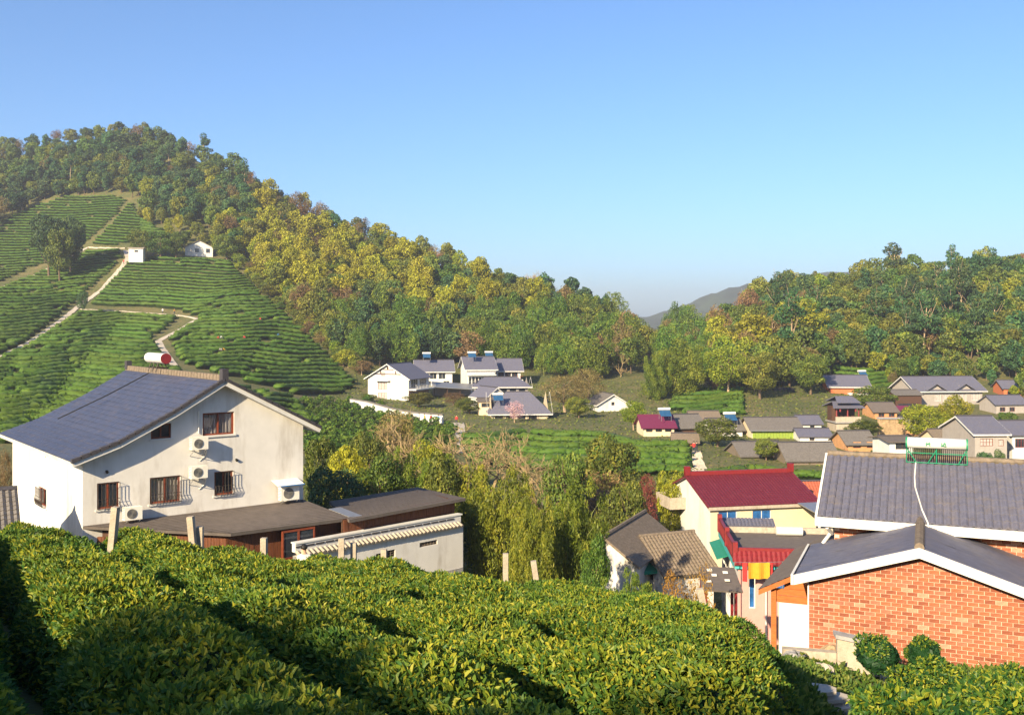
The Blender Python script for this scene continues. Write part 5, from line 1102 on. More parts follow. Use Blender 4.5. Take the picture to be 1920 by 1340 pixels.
for k, (x, y) in enumerate(((1207, 1016), (1207, 1026), (1229, 1030), (1229, 1042))):
    l_ = empty('lantern', P(x, y, 67)); tag(l_, ['upper', 'lower', 'upper', 'lower'][k] + ' red paper lantern of the ' + ('left' if k < 2 else 'right') + ' hanging pair at the veranda', 'lantern', 'red lanterns')
    m = MB(); m.tube([(0, 0, .26), (0, 0, .2), (0, 0, 0), (0, 0, -.2), (0, 0, -.26)], .2, 10); m.build('shade', M['red'], l_); m = MB(); m.tube([(0, 0, .27), (0, 0, .5)], .01, 4); m.build('cord', M['black'], l_)
pz = empty('parasol', P(1204, 1062, 62)); tag(pz, 'green canvas parasol in the yard by the white cottage', 'parasol')
m = MB(); n = 8
for k in range(n):
    a, b_ = 2 * math.pi * k / n, 2 * math.pi * (k + 1) / n; m.add([(0, 0, .55), (1.3 * math.cos(a), 1.3 * math.sin(a), 0), (1.3 * math.cos(b_), 1.3 * math.sin(b_), 0), (1.3 * math.cos(b_), 1.3 * math.sin(b_), -.18), (1.3 * math.cos(a), 1.3 * math.sin(a), -.18)], [(0, 1, 2), (1, 4, 3, 2)])
m.build('canopy', M['parasol'], pz); m = MB(); m.tube([(0, 0, -2.4), (0, 0, .5)], .03, 6); m.build('pole', M['metal'], pz)
cp = empty('carport', P(1318, 1140, 46)); tag(cp, 'open carport with patched dark roof on red posts', 'carport')
m = MB(); m.slab([(-.2, -.6, 1.05), (1.75, -.6, .95), (1.9, 1.9, 1.45), (.2, 1.9, 1.5)], .08); rf = m.build('roof', M['felt'], cp)
for x, y in ((.3, .2), (.7, .9), (1.2, .3), (1.3, 1.2), (.6, 1.5)):
    m = MB(); m.prism([(x - .12, y - .1, 1.18 + y * .15), (x + .12, y - .12, 1.18 + y * .15), (x + .14, y + .1, 1.2 + y * .17), (x - .1, y + .12, 1.2 + y * .17)], (0, 0, .02)); m.build('patch', M['ac'], rf)
for x, y in ((.0, -.4), (1.4, -.45), (.2, 1.7), (1.7, 1.7)): box('post', (x, y, -3), (x + .12, y + .12, .98), M['red'], cp)
# timber shed beside the brick house
to = P(1516, 1196, 27.2); tsd = empty('timber_shed', to, R(-20)); tag(tsd, 'shed with grey shingle roof and orange timber gable beside the brick house', 'shed')
m = MB(); m.slab([(-1.3, -.5, 1.35), (.25, -.5, 2.15), (.9, 3.6, 2.45), (-.6, 3.6, 1.65)], .07); rf = m.build('roof', M['felt'], tsd); shingles([(.25, -.5, 2.15), (-1.3, -.5, 1.35), (-.6, 3.6, 1.65), (.9, 3.6, 2.45)], 9, rf)
m = MB(); m.prism([(-1.3, -.54, 1.22), (.25, -.54, 2.02), (.25, -.54, 2.15), (-1.3, -.54, 1.36)], (0, .05, 0)); m.build('bargeboard', M['orangewood'], rf)
for k in range(5):
    z = 1.02 + k * .19; m = MB(); m.box((-.95 + max(0, k - 1) * .32, -.3 + (k % 2) * .01, z), (.14, -.26, z + .18)); m.build('board', M['orangewood'], tsd)
m = MB(); m.box((-.78, -.25, -1.5), (.14, .0, 1.0)); m.build('wall', M['white2'], tsd)
box('post', (-.98, -.36, -1.5), (-.84, -.22, 1.5), M['orangewood'], tsd)
# ---------------------------------------------------------------- single trees and shrubs in the valley
MP = {}
def mid_protos():
    for kind, mat, n, size, asp, jit, shell, dr in (('green', 'f_green', 6500, .17, .5, .6, .4, .2), ('olive', 'f_olive', 6500, .17, .5, .6, .4, .2), ('yellow', 'f_yellow', 6000, .17, .5, .8, .4, 0), ('lime', 'f_lime', 6500, .16, .5, .8, .45, .2),
                                                 ('brown', 'f_brown', 6000, .17, .2, 1.3, .9, 0), ('dark', 'f_dark', 6500, .17, .5, .6, .4, .2), ('russet', 'f_russet', 4500, .16, .45, .9, .6, 0), ('orange', 'f_orange', 3000, .15, .4, 1.2, .9, 0), ('pink', 'f_pink', 3000, .13, .6, 1.2, .9, 0)):
        for k in range(2):
            r = np.random.default_rng(500 + k + len(MP) * 3); cm = crown_mesh(kind + '_crown', lobes_of(3.6, 7.0, 1.4, 26, r, .33, .9), n, size, mat, 600 + k, asp, jit, dr, shell)
            mb = MB(); trunk_mb(mb, 6.2, .22, r, .03, 7, 7, 2.2, .25); tm = bpy.data.meshes.new('trunk'); tm.from_pydata(mb.v, [], mb.f); tm.materials.append(M['palebark' if kind in ('lime', 'brown', 'yellow', 'pink', 'orange') else 'bark']); tm.update(); MP.setdefault(kind, []).append((cm, tm))
    for k in range(3):
        r = np.random.default_rng(700 + k); bl = []; mb = MB()
        for q in range(24):
            a = r.uniform(0, 6.28); d = 2.6 * math.sqrt(r.random()); hh = r.uniform(5.0, 8.6) - d * .5; x, y = math.cos(a) * d, math.sin(a) * d
            mb.tube([(x * .35, y * .35, -.5), (x * .6, y * .6, hh * .5), (x * .95, y * .95, hh * .9), (x * 1.25, y * 1.25, hh)], .045, 4, .015)
            for f, s_ in ((.98, .5), (.82, .8), (.64, .95), (.45, .95), (.28, .9)): bl.append(((x * (.5 + .75 * f) + r.normal(0, .5), y * (.5 + .75 * f) + r.normal(0, .5), hh * f + r.normal(0, .25)), (s_, s_, s_ * 1.15)))
        cm = crown_mesh('bamboo_crown', bl, 26000, .16, 'f_willow', 710 + k, .28, .7, 1.6, .6); tm = bpy.data.meshes.new('cane'); tm.from_pydata(mb.v, [], mb.f); tm.materials.append(M['bamboo']); tm.update(); MP.setdefault('bamboo', []).append((cm, tm))
mid_protos(); used = {}
def mtree(kind, px, top, base, wpx, Y, label, name='tree', cat='tree', group=None):
    """a single tree from its place and size in the photograph"""
    x = (px - CX) / F * Y; zb = Hs(x, Y); zt = -(top - HZ) / F * Y; h = max(1.0, zt - zb); zbase = -(base - HZ) / F * Y
    if h > (zt - zbase) * 1.35: zb = zt - (zt - zbase) * 1.35; h = zt - zb        # foot sunk behind nearer things
    w_ = wpx / F * Y; i = used.get(kind, 0); used[kind] = i + 1; cm, tm = MP[kind][i % len(MP[kind])]
    root = empty(name, (x, Y, min(zb, Hs(x, Y))), random.uniform(0, 6.28)); h = zt - root.location.z; tag(root, label, cat, group)
    hh = 8.2; c = link('crown', cm, root); t_ = link('cane' if kind == 'bamboo' else 'trunk', tm, root)
    for o in (c, t_): o.scale = (w_ / 7.4, w_ / 7.4, h / hh)
    return root
T = [('yellow', 652, 836, 905, 100, 76, 'golden yellow round tree right behind the white house corner'), ('green', 600, 812, 915, 80, 80, 'green tree squeezed between the white house and the golden tree'),
 ('dark', 625, 868, 925, 120, 66, 'low dark green bush behind the annexe roof'), ('green', 712, 852, 930, 110, 70, 'green leafy tree behind the annexe, right of the golden tree'),
 ('bamboo', 778, 838, 935, 130, 72, 'feathery green clump above the annexe roof'), ('olive', 838, 848, 935, 110, 70, 'olive tree at the right end of the annexe roof'),
 ('brown', 742, 768, 862, 90, 100, 'thin brownish tree with ivy in front of the round tea bushes'), ('green', 826, 795, 855, 44, 108, 'narrow ivy-clad tree left of the valley path'), ('lime', 800, 828, 915, 100, 86, 'yellow-green tree in the middle behind the annexe'), ('olive', 690, 815, 890, 90, 92, 'olive tree behind the golden tree'), ('lime', 880, 850, 930, 90, 70, 'yellow-green tree behind the left bamboo clump'), ('olive', 1060, 850, 930, 110, 78, 'olive tree in front of the leafless pair'), ('lime', 760, 795, 870, 70, 102, 'light green tree below the hamlet wall'),
 ('bamboo', 935, 876, 1085, 150, 52, 'tall feathery bamboo clump left of the pair beside the garden wall'), ('bamboo', 1062, 900, 1095, 150, 50, 'broad feathery bamboo clump, right of the pair'), ('bamboo', 1000, 930, 1090, 110, 47, 'lower feathery bamboo clump in front between the pair'),
 ('dark', 890, 960, 1075, 80, 57, 'dark shaded bush beside the garden wall end'), ('green', 1118, 1005, 1100, 62, 46, 'broad-leaved green shrub in front of the white cottage wall'),
 ('olive', 1150, 820, 915, 135, 95, 'big dark olive round tree on the valley floor'), ('brown', 1120, 880, 1000, 150, 84, 'wide brown-olive twiggy tree below the round olive tree'), ('olive', 1175, 905, 1000, 100, 78, 'olive yellow tree left of the balconied gable'),
 ('russet', 1214, 893, 960, 50, 88, 'russet red-leaved tree by the balconied gable'), ('lime', 1262, 868, 940, 76, 92, 'round lime green tree behind the balconied gable'), ('yellow', 1262, 895, 950, 60, 87, 'small yellow-green tree touching the white gable'),
 ('olive', 1130, 965, 1040, 90, 74, 'olive shrubbery behind the white cottage roof'), ('orange', 1258, 1068, 1120, 70, 41, 'dry orange shrub in front of the small tile cottage'), ('orange', 1308, 1058, 1120, 76, 42, 'taller dry orange shrub left of the carport'),
 ('bamboo', 1176, 1072, 1118, 110, 36, 'low drooping bamboo shrub at the edge of the tea field'),
 ('lime', 1188, 752, 808, 56, 172, 'round bright green tree left of the maroon sheet roof'), ('olive', 1345, 784, 845, 88, 150, 'wide olive tree left of the long lime-fronted building'), ('olive', 1437, 824, 856, 58, 136, 'low olive bush between the two barns'),
 ('green', 1640, 722, 805, 92, 205, 'large green tree right of the orange brick house'), ('green', 1618, 786, 838, 72, 160, 'green tree under the red-columned pavilion'), ('lime', 1735, 752, 822, 100, 158, 'feathery lime green tree left in the village centre'), ('lime', 1792, 742, 812, 70, 165, 'feathery lime green tree in front of the large grey house'),
 ('green', 1886, 770, 806, 46, 170, 'round green tree at the far right above the shop house'), ('dark', 1846, 843, 872, 40, 112, 'left of two round dark bushes behind the tiled roof'), ('dark', 1872, 845, 872, 34, 112, 'right of two round dark bushes behind the tiled roof'),
 ('olive', 785, 735, 796, 66, 206, 'olive tree in front of the timber-trimmed white house'), ('olive', 880, 748, 800, 62, 198, 'olive tree at the head of the valley path'), ('brown', 850, 735, 775, 50, 212, 'thin brown tree in the hamlet yard'), ('olive', 692, 738, 768, 34, 212, 'small round tree at the hamlet wall corner'), ('pink', 965, 752, 798, 46, 184, 'pink blossoming tree in front of the wide grey roof'),
 ('brown', 1060, 700, 790, 110, 205, 'spreading brown-olive tree right of the hamlet'), ('olive', 1085, 745, 795, 60, 192, 'olive bush tree beside the lone white gable house'), ('brown', 1105, 690, 770, 80, 215, 'tall brownish tree behind the lone white gable house'), ('bamboo', 1270, 635, 745, 110, 232, 'large bright bamboo grove at the foot of the right hill'), ('bamboo', 1230, 660, 745, 60, 226, 'smaller bamboo grove left at the foot of the right hill'),
 ('lime', 1365, 640, 780, 90, 224, 'tall lime-olive tree in front of the right wood'), ('olive', 1425, 660, 780, 90, 218, 'tall olive tree beside the little concrete hut'), ('green', 1520, 665, 770, 80, 226, 'tall green tree left of the orange brick house'), ('lime', 1498, 563, 690, 120, 275, 'spreading bright lime crown high in the right wood'),
 ('dark', 92, 396, 478, 80, 330, 'dark tree standing in the upper tea field, left of three'), ('dark', 132, 410, 474, 64, 334, 'dark tree standing in the upper tea field, right of three'), ('green', 112, 425, 480, 60, 326, 'lower green tree in front of the dark pair in the upper tea field'), ('dark', 155, 545, 566, 24, 290, 'small round dark tree beside the hill path'),
 ('green', 262, 430, 478, 60, 345, 'dense green bushy tree beside the tiny hut'), ('green', 300, 432, 476, 64, 345, 'dense green bushy tree left of the white cottage'), ('green', 330, 436, 476, 40, 346, 'dense green bush touching the white cottage'), ('olive', 425, 440, 480, 60, 350, 'olive tree right of the white cottage'),
 ('brown', 8, 838, 915, 40, 62, 'twiggy brown shrub at the left edge behind the white house'), ('olive', 1705, 850, 880, 40, 120, 'low bush below the retaining wall')]
for k, px, tp, bs, w_, Y, lb in T: mtree(k, px, tp, bs, w_, Y, lb, 'bamboo_clump' if k == 'bamboo' else ('shrub' if k == 'orange' else 'tree'), 'bamboo' if k == 'bamboo' else ('shrub' if k == 'orange' else 'tree'))
def bare(px, top, Y, s, seed, lb, lv=5, spread=.75):
    x = (px - CX) / F * Y; z = Hs(x, Y); h = -(top - HZ) / F * Y - z; me = bare_mesh('leafless_tree', 8.0, seed, lv, 'twig', .16, .3, spread); hm = max(v.co.z for v in me.vertices); o = link('leafless_tree', me, None, (x, Y, z)); o.scale = (h / hm * s, h / hm * s, h / hm); tag(o, lb, 'tree')
bare(930, 800, 80, 1.25, 3, 'wide leafless tree with pale branches left in the valley middle', 6); bare(1020, 795, 84, 1.3, 5, 'wide leafless tree with pale branches right in the valley middle', 6)
bare(740, 765, 98, 1.0, 11, 'leafless sapling in front of the hamlet wall')
bare(1010, 505, 385, .9, 21, 'leafless tree group member on the ridge skyline', 5); bare(1130, 640, 260, 1.2, 23, 'grey leafless tree at the valley head'); bare(1820, 580, 300, 1.1, 25, 'leafless reddish tree in the right wood')
# ---------------------------------------------------------------- foreground tea rows, leaf by leaf
FIELD = [(-10.5,13.6),(-7.6,14.6),(-3,16.4),(-.85,17.2),(1.4,15.6),(3.4,12.9),(2.65,10),(1.72,6.6),(1.2,4.6),(.9,2.4),(-2,1.6),(-6,1.6),(-12,6)]
def leaves(C, Nn, length, r, up=.55):
    """folded pointed leaves: six points each"""
    n = len(C); ax = Nn * up + r.normal(0, .62, (n, 3)); ax /= np.linalg.norm(ax, axis=1)[:, None]
    nl = Nn * .8 + r.normal(0, .55, (n, 3)) + np.array([-.12, -.2, .25]); nl -= ax * np.sum(nl * ax, 1)[:, None]; nl /= np.linalg.norm(nl, axis=1)[:, None] + 1e-9
    sd_ = np.cross(ax, nl); L_ = (length * r.uniform(.6, 1.3, n))[:, None]; w_ = L_ * r.uniform(.19, .27, (n, 1)); f = nl * L_ * .10; cu = nl * L_ * r.uniform(.0, .28, (n, 1))
    V = np.empty((n, 6, 3)); V[:, 0] = C; V[:, 1] = C + ax * L_ * .34 - sd_ * w_ + f; V[:, 2] = C + ax * L_ * .74 - sd_ * w_ * .72 + f - cu * .45
    V[:, 3] = C + ax * L_ - cu; V[:, 4] = C + ax * L_ * .74 + sd_ * w_ * .72 + f - cu * .45; V[:, 5] = C + ax * L_ * .34 + sd_ * w_ + f
    b0 = np.arange(n) * 6; return V.reshape(-1, 3), np.concatenate([np.stack([b0, b0 + 1, b0 + 2, b0 + 3], 1), np.stack([b0, b0 + 3, b0 + 4, b0 + 5], 1)])
HW = .63
def hprof(q): return .12 + .88 * np.clip(1 - np.abs(q) ** 4.0, 0, 1) ** .7
def topz(X, Y): return -.875 - .117 * X - .199 * Y + .06 * np.sin(X * 1.9 + Y * .8) + .05 * np.sin(Y * 2.3 - X * 1.1) - .035 * np.clip(Y - 13.5, 0, 9) ** 2
def tea_row(p, label, seed):
    r = np.random.default_rng(seed); ss = np.arange(-20, 6, .12); X = .86 * p + .5 * ss; Y = .5 * p - .86 * ss
    ok = np.array([inpoly(x, y, FIELD) for x, y in zip(X, Y)])
    if ok.sum() < 6: return
    s0, s1 = ss[ok].min(), ss[ok].max(); L_ = s1 - s0
    # woody core
    n = max(6, int(L_ / .25)); k = 11; sv = np.linspace(s0, s1, n); qv = np.linspace(-1, 1, k); S_, Q = np.meshgrid(sv, qv, indexing='ij')
    endf = np.clip(np.minimum(S_ - s0, s1 - S_) / .5, 0.02, 1) ** .5; pp_ = p + Q * HW * .86 + .07 * np.sin(S_ * 2.1 + p * 3)
    X = .86 * pp_ + .5 * S_; Y = .5 * pp_ - .86 * S_; Z = topz(X, Y) - .80 + (hprof(Q) * endf) * .72 - (np.abs(Q) > .99) * .7
    i, j = np.meshgrid(np.arange(n - 1), np.arange(k - 1), indexing='ij'); b0 = (i * k + j).ravel(); CF = np.stack([b0, b0 + 1, b0 + k + 1, b0 + k], 1); CV = np.stack([X, Y, Z], -1).reshape(-1, 3)
    # leaves
    m = int(L_ * 2 * HW * 5600); s_ = r.uniform(s0, s1, m); q = r.uniform(-1, 1, m); q = np.sign(q) * np.abs(q) ** .75
    e = np.clip(np.minimum(s_ - s0, s1 - s_) / .5, 0.02, 1) ** .5; pq_ = p + q * HW + .07 * np.sin(s_ * 2.1 + p * 3); X = .86 * pq_ + .5 * s_; Y = .5 * pq_ - .86 * s_
    d = np.sqrt(X ** 2 + Y ** 2); keep = r.random(m) < np.clip(9.5 / d, .62, 1.0); keep &= (Y > 1.2) & (np.abs(X / np.maximum(Y, .1)) < .85)
    s_, q, e, X, Y, d = [a[keep] for a in (s_, q, e, X, Y, d)]; lump = .05 * np.sin(X * 7 + np.sin(Y * 5)) * np.cos(Y * 6.3) 
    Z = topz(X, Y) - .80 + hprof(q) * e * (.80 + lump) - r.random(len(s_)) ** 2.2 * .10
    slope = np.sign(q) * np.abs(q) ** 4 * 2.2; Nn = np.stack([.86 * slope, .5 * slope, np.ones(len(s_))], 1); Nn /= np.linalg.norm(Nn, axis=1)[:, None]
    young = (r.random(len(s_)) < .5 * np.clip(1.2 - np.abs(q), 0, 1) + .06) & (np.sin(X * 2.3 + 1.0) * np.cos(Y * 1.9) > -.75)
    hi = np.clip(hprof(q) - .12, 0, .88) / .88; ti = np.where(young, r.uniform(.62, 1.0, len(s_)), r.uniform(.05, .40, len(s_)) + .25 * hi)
    C = np.stack([X, Y, Z], -1); nr = d < 7.5
    V1, F1 = leaves(C[nr], Nn[nr], .040 + .0015 * d[nr], r); V2, _ = leaves(C[~nr], Nn[~nr], .042 + .0012 * d[~nr], r); V2 = V2.reshape(-1, 6, 3)
    V2 = np.stack([V2[:, 0], (V2[:, 1] + V2[:, 2]) / 2, V2[:, 3], (V2[:, 4] + V2[:, 5]) / 2], 1).reshape(-1, 3); F2 = np.arange(len(V2)).reshape(-1, 4)
    a0, a1 = len(CV), len(CV) + len(V1)
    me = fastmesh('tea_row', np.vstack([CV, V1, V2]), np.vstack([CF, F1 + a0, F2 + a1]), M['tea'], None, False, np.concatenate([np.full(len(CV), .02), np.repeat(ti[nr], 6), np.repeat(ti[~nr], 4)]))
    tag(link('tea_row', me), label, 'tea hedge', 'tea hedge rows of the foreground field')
ORD = ['first', 'second', 'third', 'fourth', 'fifth', 'sixth', 'seventh', 'eighth', 'ninth', 'tenth', 'eleventh']
rows_p = [-4.45, -3.05, -1.65, -.27, 1.13, 2.53, 3.93, 5.33, 6.73, 8.13, 9.5]
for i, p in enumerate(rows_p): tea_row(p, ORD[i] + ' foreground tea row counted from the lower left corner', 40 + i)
# ---------------------------------------------------------------- posts along the edge of the field
for px, top, tilt, Y, lb in ((217, 950, .10, 13.9, 'leaning concrete post in front of the lower left air conditioner'), (357, 968, -.10, 14.6, 'leaning concrete post left of two at the annexe corner'), (375, 987, 0, 14.7, 'short upright concrete post right of two at the annexe corner'), (495, 1008, 0, 15.4, 'concrete post below the annexe window'),
    (640, 1009, 0, 16.0, 'tall concrete post left of two before the white garden wall'), (663, 1017, 0, 16.2, 'concrete post right of two before the white garden wall'), (720, 1029, 0, 16.3, 'short concrete post beside the lattice vent'), (948, 1037, 0, 16.5, 'concrete post in front of the left bamboo clump'), (1000, 1051, -.15, 16.2, 'leaning concrete post in front of the right bamboo clump'), (1312, 1103, -.2, 13.8, 'short leaning board post by the orange shrubs')):
    b_ = P(px, top, Y); o = box('fence_post', (-.045, -.045, -1.6), (.045, .045, 0), M['concrete'], None, loc=b_); o.rotation_euler = (0, tilt, random.uniform(-.3, .3)); tag(o, lb, 'fence post', 'posts along the tea field')
# ---------------------------------------------------------------- corner garden at the lower right
def clump(px, py, Y, w_, h, label, n=2600, mat='tea', ln=.06):
    c = P(px, py, Y); r = np.random.default_rng(int(px)); lo = lobes_of(w_ / 2, h, 0, 9, r, .5, .8); p, nn, rad = crown_pts(lo, n, r, .3); p[:, 2] = np.clip(p[:, 2], -.1, None) * h / p[:, 2].max(); p[:, :2] *= w_ / 2 / np.abs(p[:, :2]).max(); V, Fq = leaves(p, nn, np.full(len(p), ln), r)
    p2, n2, _ = crown_pts([((0, 0, h * .42), (w_ * .38, w_ * .38, h * .40))], 500, r, .05); V2, F2 = cards(p2, n2, .16, .8, .15, 0, r); F2 = F2 + len(V)
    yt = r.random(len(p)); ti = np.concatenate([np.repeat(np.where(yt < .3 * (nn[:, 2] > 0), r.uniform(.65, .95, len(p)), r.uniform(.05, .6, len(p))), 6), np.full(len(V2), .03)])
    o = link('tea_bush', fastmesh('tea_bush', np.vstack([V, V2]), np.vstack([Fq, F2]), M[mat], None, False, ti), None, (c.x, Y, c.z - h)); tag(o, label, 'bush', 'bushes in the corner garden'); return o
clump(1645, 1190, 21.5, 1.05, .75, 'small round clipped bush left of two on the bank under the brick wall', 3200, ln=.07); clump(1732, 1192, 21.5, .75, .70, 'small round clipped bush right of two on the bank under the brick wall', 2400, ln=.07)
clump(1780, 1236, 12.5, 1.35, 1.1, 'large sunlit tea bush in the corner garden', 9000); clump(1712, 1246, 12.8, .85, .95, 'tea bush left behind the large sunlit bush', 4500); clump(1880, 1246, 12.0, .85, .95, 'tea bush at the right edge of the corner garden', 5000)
clump(1690, 1288, 8.4, .75, .55, 'dark tea bush in shade beside the path', 6000); clump(1860, 1278, 8.6, 1.1, .8, 'tea bush in the lower right corner of the picture', 9000); clump(1770, 1305, 7.6, .7, .5, 'low tea bush between the two corner bushes', 5000)
def on_ground(px, py, y0=3.0, y1=40.0):
    ys = np.linspace(y0, y1, 900); u = (px - CX) / F; d = -(py - HZ) / F * ys - H(u * ys, ys); i = np.where(d <= 0)[0]
    y = ys[i[0]] if len(i) else y1; return Vector((u * y, y, Hs(u * y, y)))
def rock(px, py, s, label, mat='rock', seed=0):
    import bmesh
    r = random.Random(seed + int(px)); bm = bmesh.new(); bmesh.ops.create_icosphere(bm, subdivisions=3, radius=1); ph_ = [r.uniform(0, 6) for _ in range(6)]
    for v in bm.verts:
        c = v.co; k = 1 + .22 * math.sin(c.x * 2.6 + ph_[0]) * math.cos(c.y * 2.9 + ph_[1]) + .13 * math.sin(c.z * 5.3 + ph_[2] + c.x * 3) + .06 * math.sin(c.y * 11 + ph_[3]) + r.uniform(-.03, .03); v.co = c * k
    me = bpy.data.meshes.new('rock'); bm.to_mesh(me); bm.free(); me.materials.append(M[mat]); p = on_ground(px, py); o = link('rock', me, None, (p.x, p.y, p.z + s * .2), r.uniform(0, 6)); o.scale = (s, s * .8, s * .7); tag(o, label, 'rock', 'rocks on the bank')
rock(1640, 1250, .42, 'big tan boulder on the bank under the clipped bushes'); rock(1555, 1240, .38, 'pale rounded rock at the foot of the concrete wall'); rock(1500, 1225, .26, 'small grey rock at the tea field corner', 'stone'); rock(1492, 1240, .30, 'second grey rock at the tea field corner', 'stone'); rock(1545, 1262, .24, 'whitish stone beside the path', 'pathstone'); rock(1760, 1232, .4, 'tan rock right of the clipped bushes'); rock(1700, 1215, .33, 'small tan rock between the clipped bushes')
a, b_ = P(1570, 1200, 23.2), P(1660, 1200, 22.6)
cw = empty('concrete_wall', a); tag(cw, 'stained low concrete retaining wall in front of the brick gable', 'wall'); m = MB(); d = b_ - a
m.prism([(0, 0, -1.3), (d.x, d.y, -1.3), (d.x, d.y, .0), (0, 0, .06)], (.05, .25, 0)); m.build('wall_face', M['concrete'], cw); m = MB(); m.prism([(-.06, -.06, .065), (d.x, d.y - .06, .005), (d.x, d.y + .3, .005), (-.0, .32, .065)], (0, 0, .09)); m.build('coping', M['stone'], cw)
m = MB(); m.prism([(-1.2, .3, -1.3), (0.0, .05, -1.3), (0.0, .05, -.32), (-1.2, .3, -.30)], (.03, .22, 0)); m.build('lower_wall', M['concrete'], cw)
brd = empty('leaning_board', on_ground(1672, 1285)); tag(brd, 'weathered board propped between stakes in the corner garden', 'board'); m = MB(); m.slab([(-.28, -.05, .05), (.26, -.1, .0), (.30, .12, .42), (-.20, .2, .5)], .02); m.build('panel', M['concrete'], brd)
for x in (-.06, .06): m = MB(); m.tube([(x, .0, -.2), (x + .01, .03, .75)], .012, 5); m.build('stake', M['palebark'], brd)
# garden path of slabs
gp = []
for i, (px, py) in enumerate(((1522, 1284), (1540, 1296), (1556, 1308), (1574, 1320), (1592, 1333), (1610, 1348))):
    p = on_ground(px, py, 3, 14); m = MB(); w_ = .40; pts = [(w_ * math.cos(t_) * random.uniform(.8, 1.15), .55 * w_ * math.sin(t_) * random.uniform(.8, 1.15), 0) for t_ in np.linspace(0, 6.28, 9)[:-1]]; m.prism(pts, (0, 0, .05))
    o = m.build('path_slab', M['pathstone'], None, loc=(p.x, p.y, p.z + .02)); gp.append(o); tag(o, ['topmost', 'second', 'third', 'fourth', 'fifth', 'lowest'][i] + ' stone slab of the garden path counted from the top', 'slab', 'slabs of the garden path')
# grass, weeds on the bank
gx = []; r = np.random.default_rng(5); 
for _ in range(3200):
    px, py = r.uniform(1480, 1930), r.uniform(1195, 1345)
    gx.append((px, py))
u = (np.array([g_[0] for g_ in gx]) - CX) / F; ys = r.uniform(6.0, 24.5, len(gx)); GXp = u * ys; GZp = H(GXp, ys); keepg = (GXp > 1.9 + .02 * ys) 
C = np.stack([GXp, ys, GZp], 1)[keepg]; C = np.repeat(C, 4, 0) + r.normal(0, .10, (len(C) * 4, 3)) * np.array([1, 1, 0]); C[:, 2] = H(C[:, 0], C[:, 1])
Nn = np.tile(np.array([[0, 0, 1.0]]), (len(C), 1)); LV, LF = leaves(C, Nn, np.full(len(C), .15), r, 1.4)
o = link('grass', fastmesh('grass', LV, LF, M['grass'], None, False, np.repeat(r.random(len(C)), 6))); tag(o, 'tufts of grass and weeds on the bank in the corner garden', 'grass', kind='stuff')
# rough vegetation on the slope below the field and in the valley, one low mass
r = np.random.default_rng(8); Cs = []
for (x0, x1, y0, y1, n) in ((-14, 12, 17, 60, 6000), (-12, 34, 60, 130, 14000), (-40, 90, 130, 250, 18000)):
    X = r.uniform(x0, x1, n); Y = r.uniform(y0, y1, n); Cs.append(np.stack([X, Y, H(X, Y) + r.uniform(.0, .25, n)], 1))
C = np.vstack(Cs); sz = .07 + C[:, 1] * .0010; V, Fq = cards(C, np.tile([[0, -.4, 1.0]], (len(C), 1)), sz, .5, .6, 0, r)
o = link('ground_cover', fastmesh('ground_cover', V, Fq, M['grass'], None, False, np.repeat(r.random(len(C)) * .9, 4))); tag(o, 'rough grass and weeds covering the valley floor', 'ground cover', kind='stuff')
# ---------------------------------------------------------------- trees on the hill behind the photographer (their shade falls on the near rows)
for i in range(17):
    x, y = -27 + i * 1.55 + random.uniform(-.3, .3), -13.5 + random.uniform(-.8, .8); cm, tm = MP['dark'][i % 2]
    root = empty('evergreen_shrub', (x, y, Hs(x, y)), random.uniform(0, 6)); s_ = random.uniform(.92, 1.06); tag(root, 'evergreen shrub in the row on the slope behind the viewpoint', 'shrub', 'shrubs behind the viewpoint')
    for nm, me in (('crown', cm), ('trunk', tm)): o = link(nm, me, root); o.scale = (.42 * s_, .42 * s_, .455 * s_)
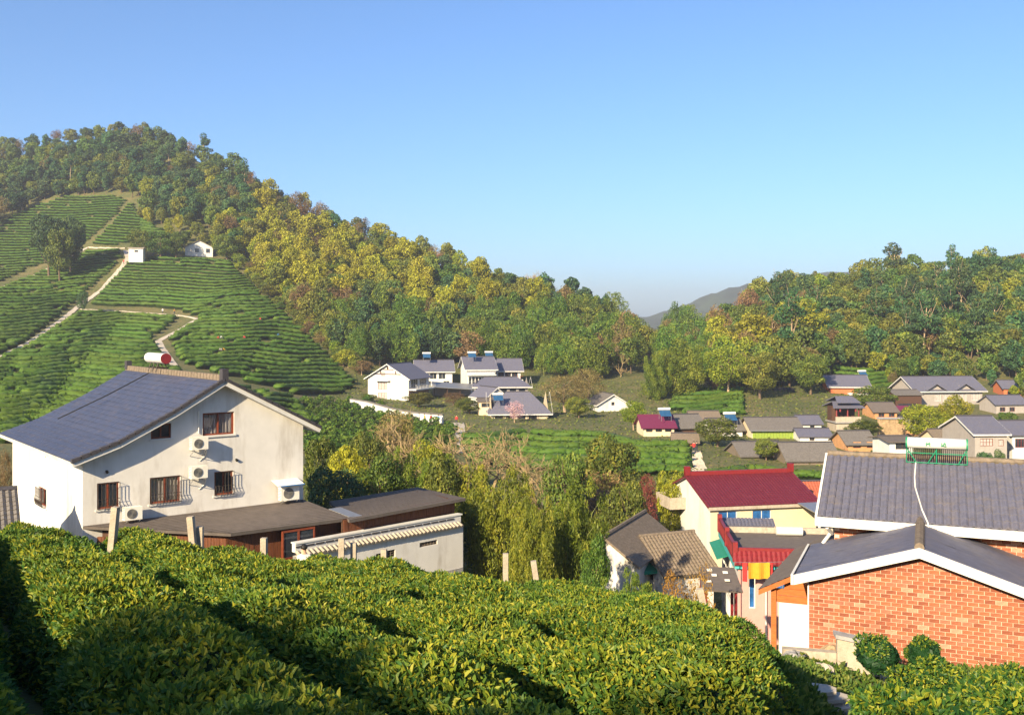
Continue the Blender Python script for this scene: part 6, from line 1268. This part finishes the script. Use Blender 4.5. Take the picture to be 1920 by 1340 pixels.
# ---------------------------------------------------------------- people
def person_mesh(top, bottom, pose='stand'):
    import bmesh
    J = {'pel': (0, 0, .95), 'chest': (0, -.02, 1.32), 'neck': (0, 0, 1.47), 'head': (0, -.02, 1.60), 'crown': (0, 0, 1.72)}
    if pose == 'bend': J.update({'chest': (0, -.30, 1.22), 'neck': (0, -.45, 1.30), 'head': (0, -.56, 1.36), 'crown': (0, -.64, 1.42)})
    V = []; E = []; Rd = []; ix = {}
    def add(n, p, r_, par=None): ix[n] = len(V); V.append(p); Rd.append(r_); (E.append((ix[par], ix[n])) if par else None)
    add('pel', J['pel'], .15); add('chest', J['chest'], .17, 'pel'); add('neck', J['neck'], .065, 'chest'); add('head', J['head'], .10, 'neck'); add('crown', J['crown'], .085, 'head')
    cx_, cy, cz = J['chest']
    for s_, n in ((-1, 'l'), (1, 'r')):
        add('sh' + n, (s_ * .19, cy, cz + .06), .07, 'chest'); ey = cy - (.10 if pose == 'stand' else .22); add('el' + n, (s_ * .27, ey + .08, cz - .24), .05, 'sh' + n); add('ha' + n, (s_ * .24, ey - .08, cz - .42), .04, 'el' + n)
        add('hip' + n, (s_ * .10, 0, .88), .11, 'pel'); add('kn' + n, (s_ * .11, -.04, .48), .075, 'hip' + n); add('an' + n, (s_ * .11, .02, .08), .05, 'kn' + n); add('to' + n, (s_ * .12, -.15, .03), .04, 'an' + n)
    me = bpy.data.meshes.new('person'); me.from_pydata(V, E, []); o = bpy.data.objects.new('tmp', me); col.objects.link(o)
    sk = o.modifiers.new('s', 'SKIN'); su = o.modifiers.new('d', 'SUBSURF'); su.levels = 2
    for i, v in enumerate(me.skin_vertices[0].data): v.radius = (Rd[i], Rd[i] * .8); v.use_root = (i == 0)
    bpy.context.view_layer.update(); m2 = bpy.data.meshes.new_from_object(o.evaluated_get(bpy.context.evaluated_depsgraph_get())); bpy.data.objects.remove(o)
    m2.materials.clear()
    for k in ('skin', top, bottom): m2.materials.append(M[k])
    neck = J['neck'][2]
    for p in m2.polygons:
        c = p.center; hand = abs(c.x) > .20 and c.z < cz - .36
        p.material_index = 0 if ((c - Vector(J['head'])).length < .16 or hand) else (2 if c.z < .93 and abs(c.x) < .22 else 1); p.use_smooth = True
    return m2, J
PM = {}
def person(p, top, bottom, pose, rz, label, grp):
    k = (top, bottom, pose)
    if k not in PM:
        me, J = person_mesh(*k); mb = MB(); c = Vector(J['crown']) + Vector((0, .02, -.03)); import bmesh
        bm = bmesh.new(); bmesh.ops.create_icosphere(bm, subdivisions=2, radius=.125)
        for v in bm.verts: v.co = c + Vector((v.co.x * .95, v.co.y * 1.05 + .02, max(v.co.z, -.05) * .95))
        hm = bpy.data.meshes.new('hair'); bm.to_mesh(hm); bm.free(); hm.materials.append(M['hair']); PM[k] = (me, hm)
    me, hm = PM[k]; o = link('person', me, None, p, rz); link('hair', hm, o); tag(o, label, 'person', grp)
person(P(570, 1119, 33.0), 'white2', 'trouser', 'stand', R(200), 'dark-haired person standing below the garden wall behind the tea', None)
for x, y, t_, rz, lb in ((1301, 850, 'cloth_r', 2.8, 'person in a red top standing at the top of the stepped path'), (1306, 850, 'black', 3.4, 'person in dark clothes beside the red-clad one on the stepped path'), (856, 796, 'cloth_r', 0, 'person in red on the valley path by the hamlet'),
    (786, 792, 'white2', .5, 'person in white by the hamlet wall'), (796, 793, 'cloth_y', 2, 'person in yellow by the hamlet wall'), (808, 794, 'cloth_r', 1, 'person in red by the hamlet wall'), (822, 795, 'blue', 2.5, 'person in blue by the hamlet wall'), (305, 589, 'white2', 0, 'person in white walking on the terrace path'), (327, 590, 'cloth_y', 1, 'person in orange walking on the terrace path'), (232, 497, 'cloth_r', 0, 'person in red climbing the hill path')):
    p = hit(x, y, 90, 450); person(p, t_, 'trouser', 'stand', rz, lb, 'people on the paths')
for x, y, t_, lb in ((413, 643, 'white2', 'picker in white bending among the middle tea rows'), (407, 643, 'cloth_r', 'picker in red bending among the middle tea rows'), (460, 642, 'cloth_r', 'picker in dark red alone in the tea rows'), (488, 608, 'cloth_r', 'picker in bright red high on the tea slope'), (415, 666, 'white2', 'picker with white top low on the tea slope'), (422, 666, 'cloth_y', 'picker with yellow top low on the tea slope'), (520, 637, 'blue', 'picker in blue near the right edge of the tea slope')):
    p = hit(x, y, 90, 450); person(p + Vector((0, 0, .35)), t_, 'trouser', 'bend', random.uniform(0, 6), lb, 'tea pickers on the slope')
# ---------------------------------------------------------------- haze
hz_ = box('haze', (-4600, -110, -45), (4600, 3600, 130), None if False else M['white2']); hm_ = bpy.data.materials.new('haze_air'); hm_.use_nodes = True; n_ = hm_.node_tree.nodes; n_.remove(n_['Principled BSDF'])
pv = n_.new('ShaderNodeVolumePrincipled'); pv.inputs['Color'].default_value = (.80, .84, 1.0, 1); pv.inputs['Density'].default_value = .00026; pv.inputs['Anisotropy'].default_value = .2; hm_.node_tree.links.new(pv.outputs[0], n_['Material Output'].inputs['Volume'])
hz_.data.materials.clear(); hz_.data.materials.append(hm_); hz_['kind'] = 'stuff'; tag(hz_, 'thin blue valley haze filling the air', 'haze')
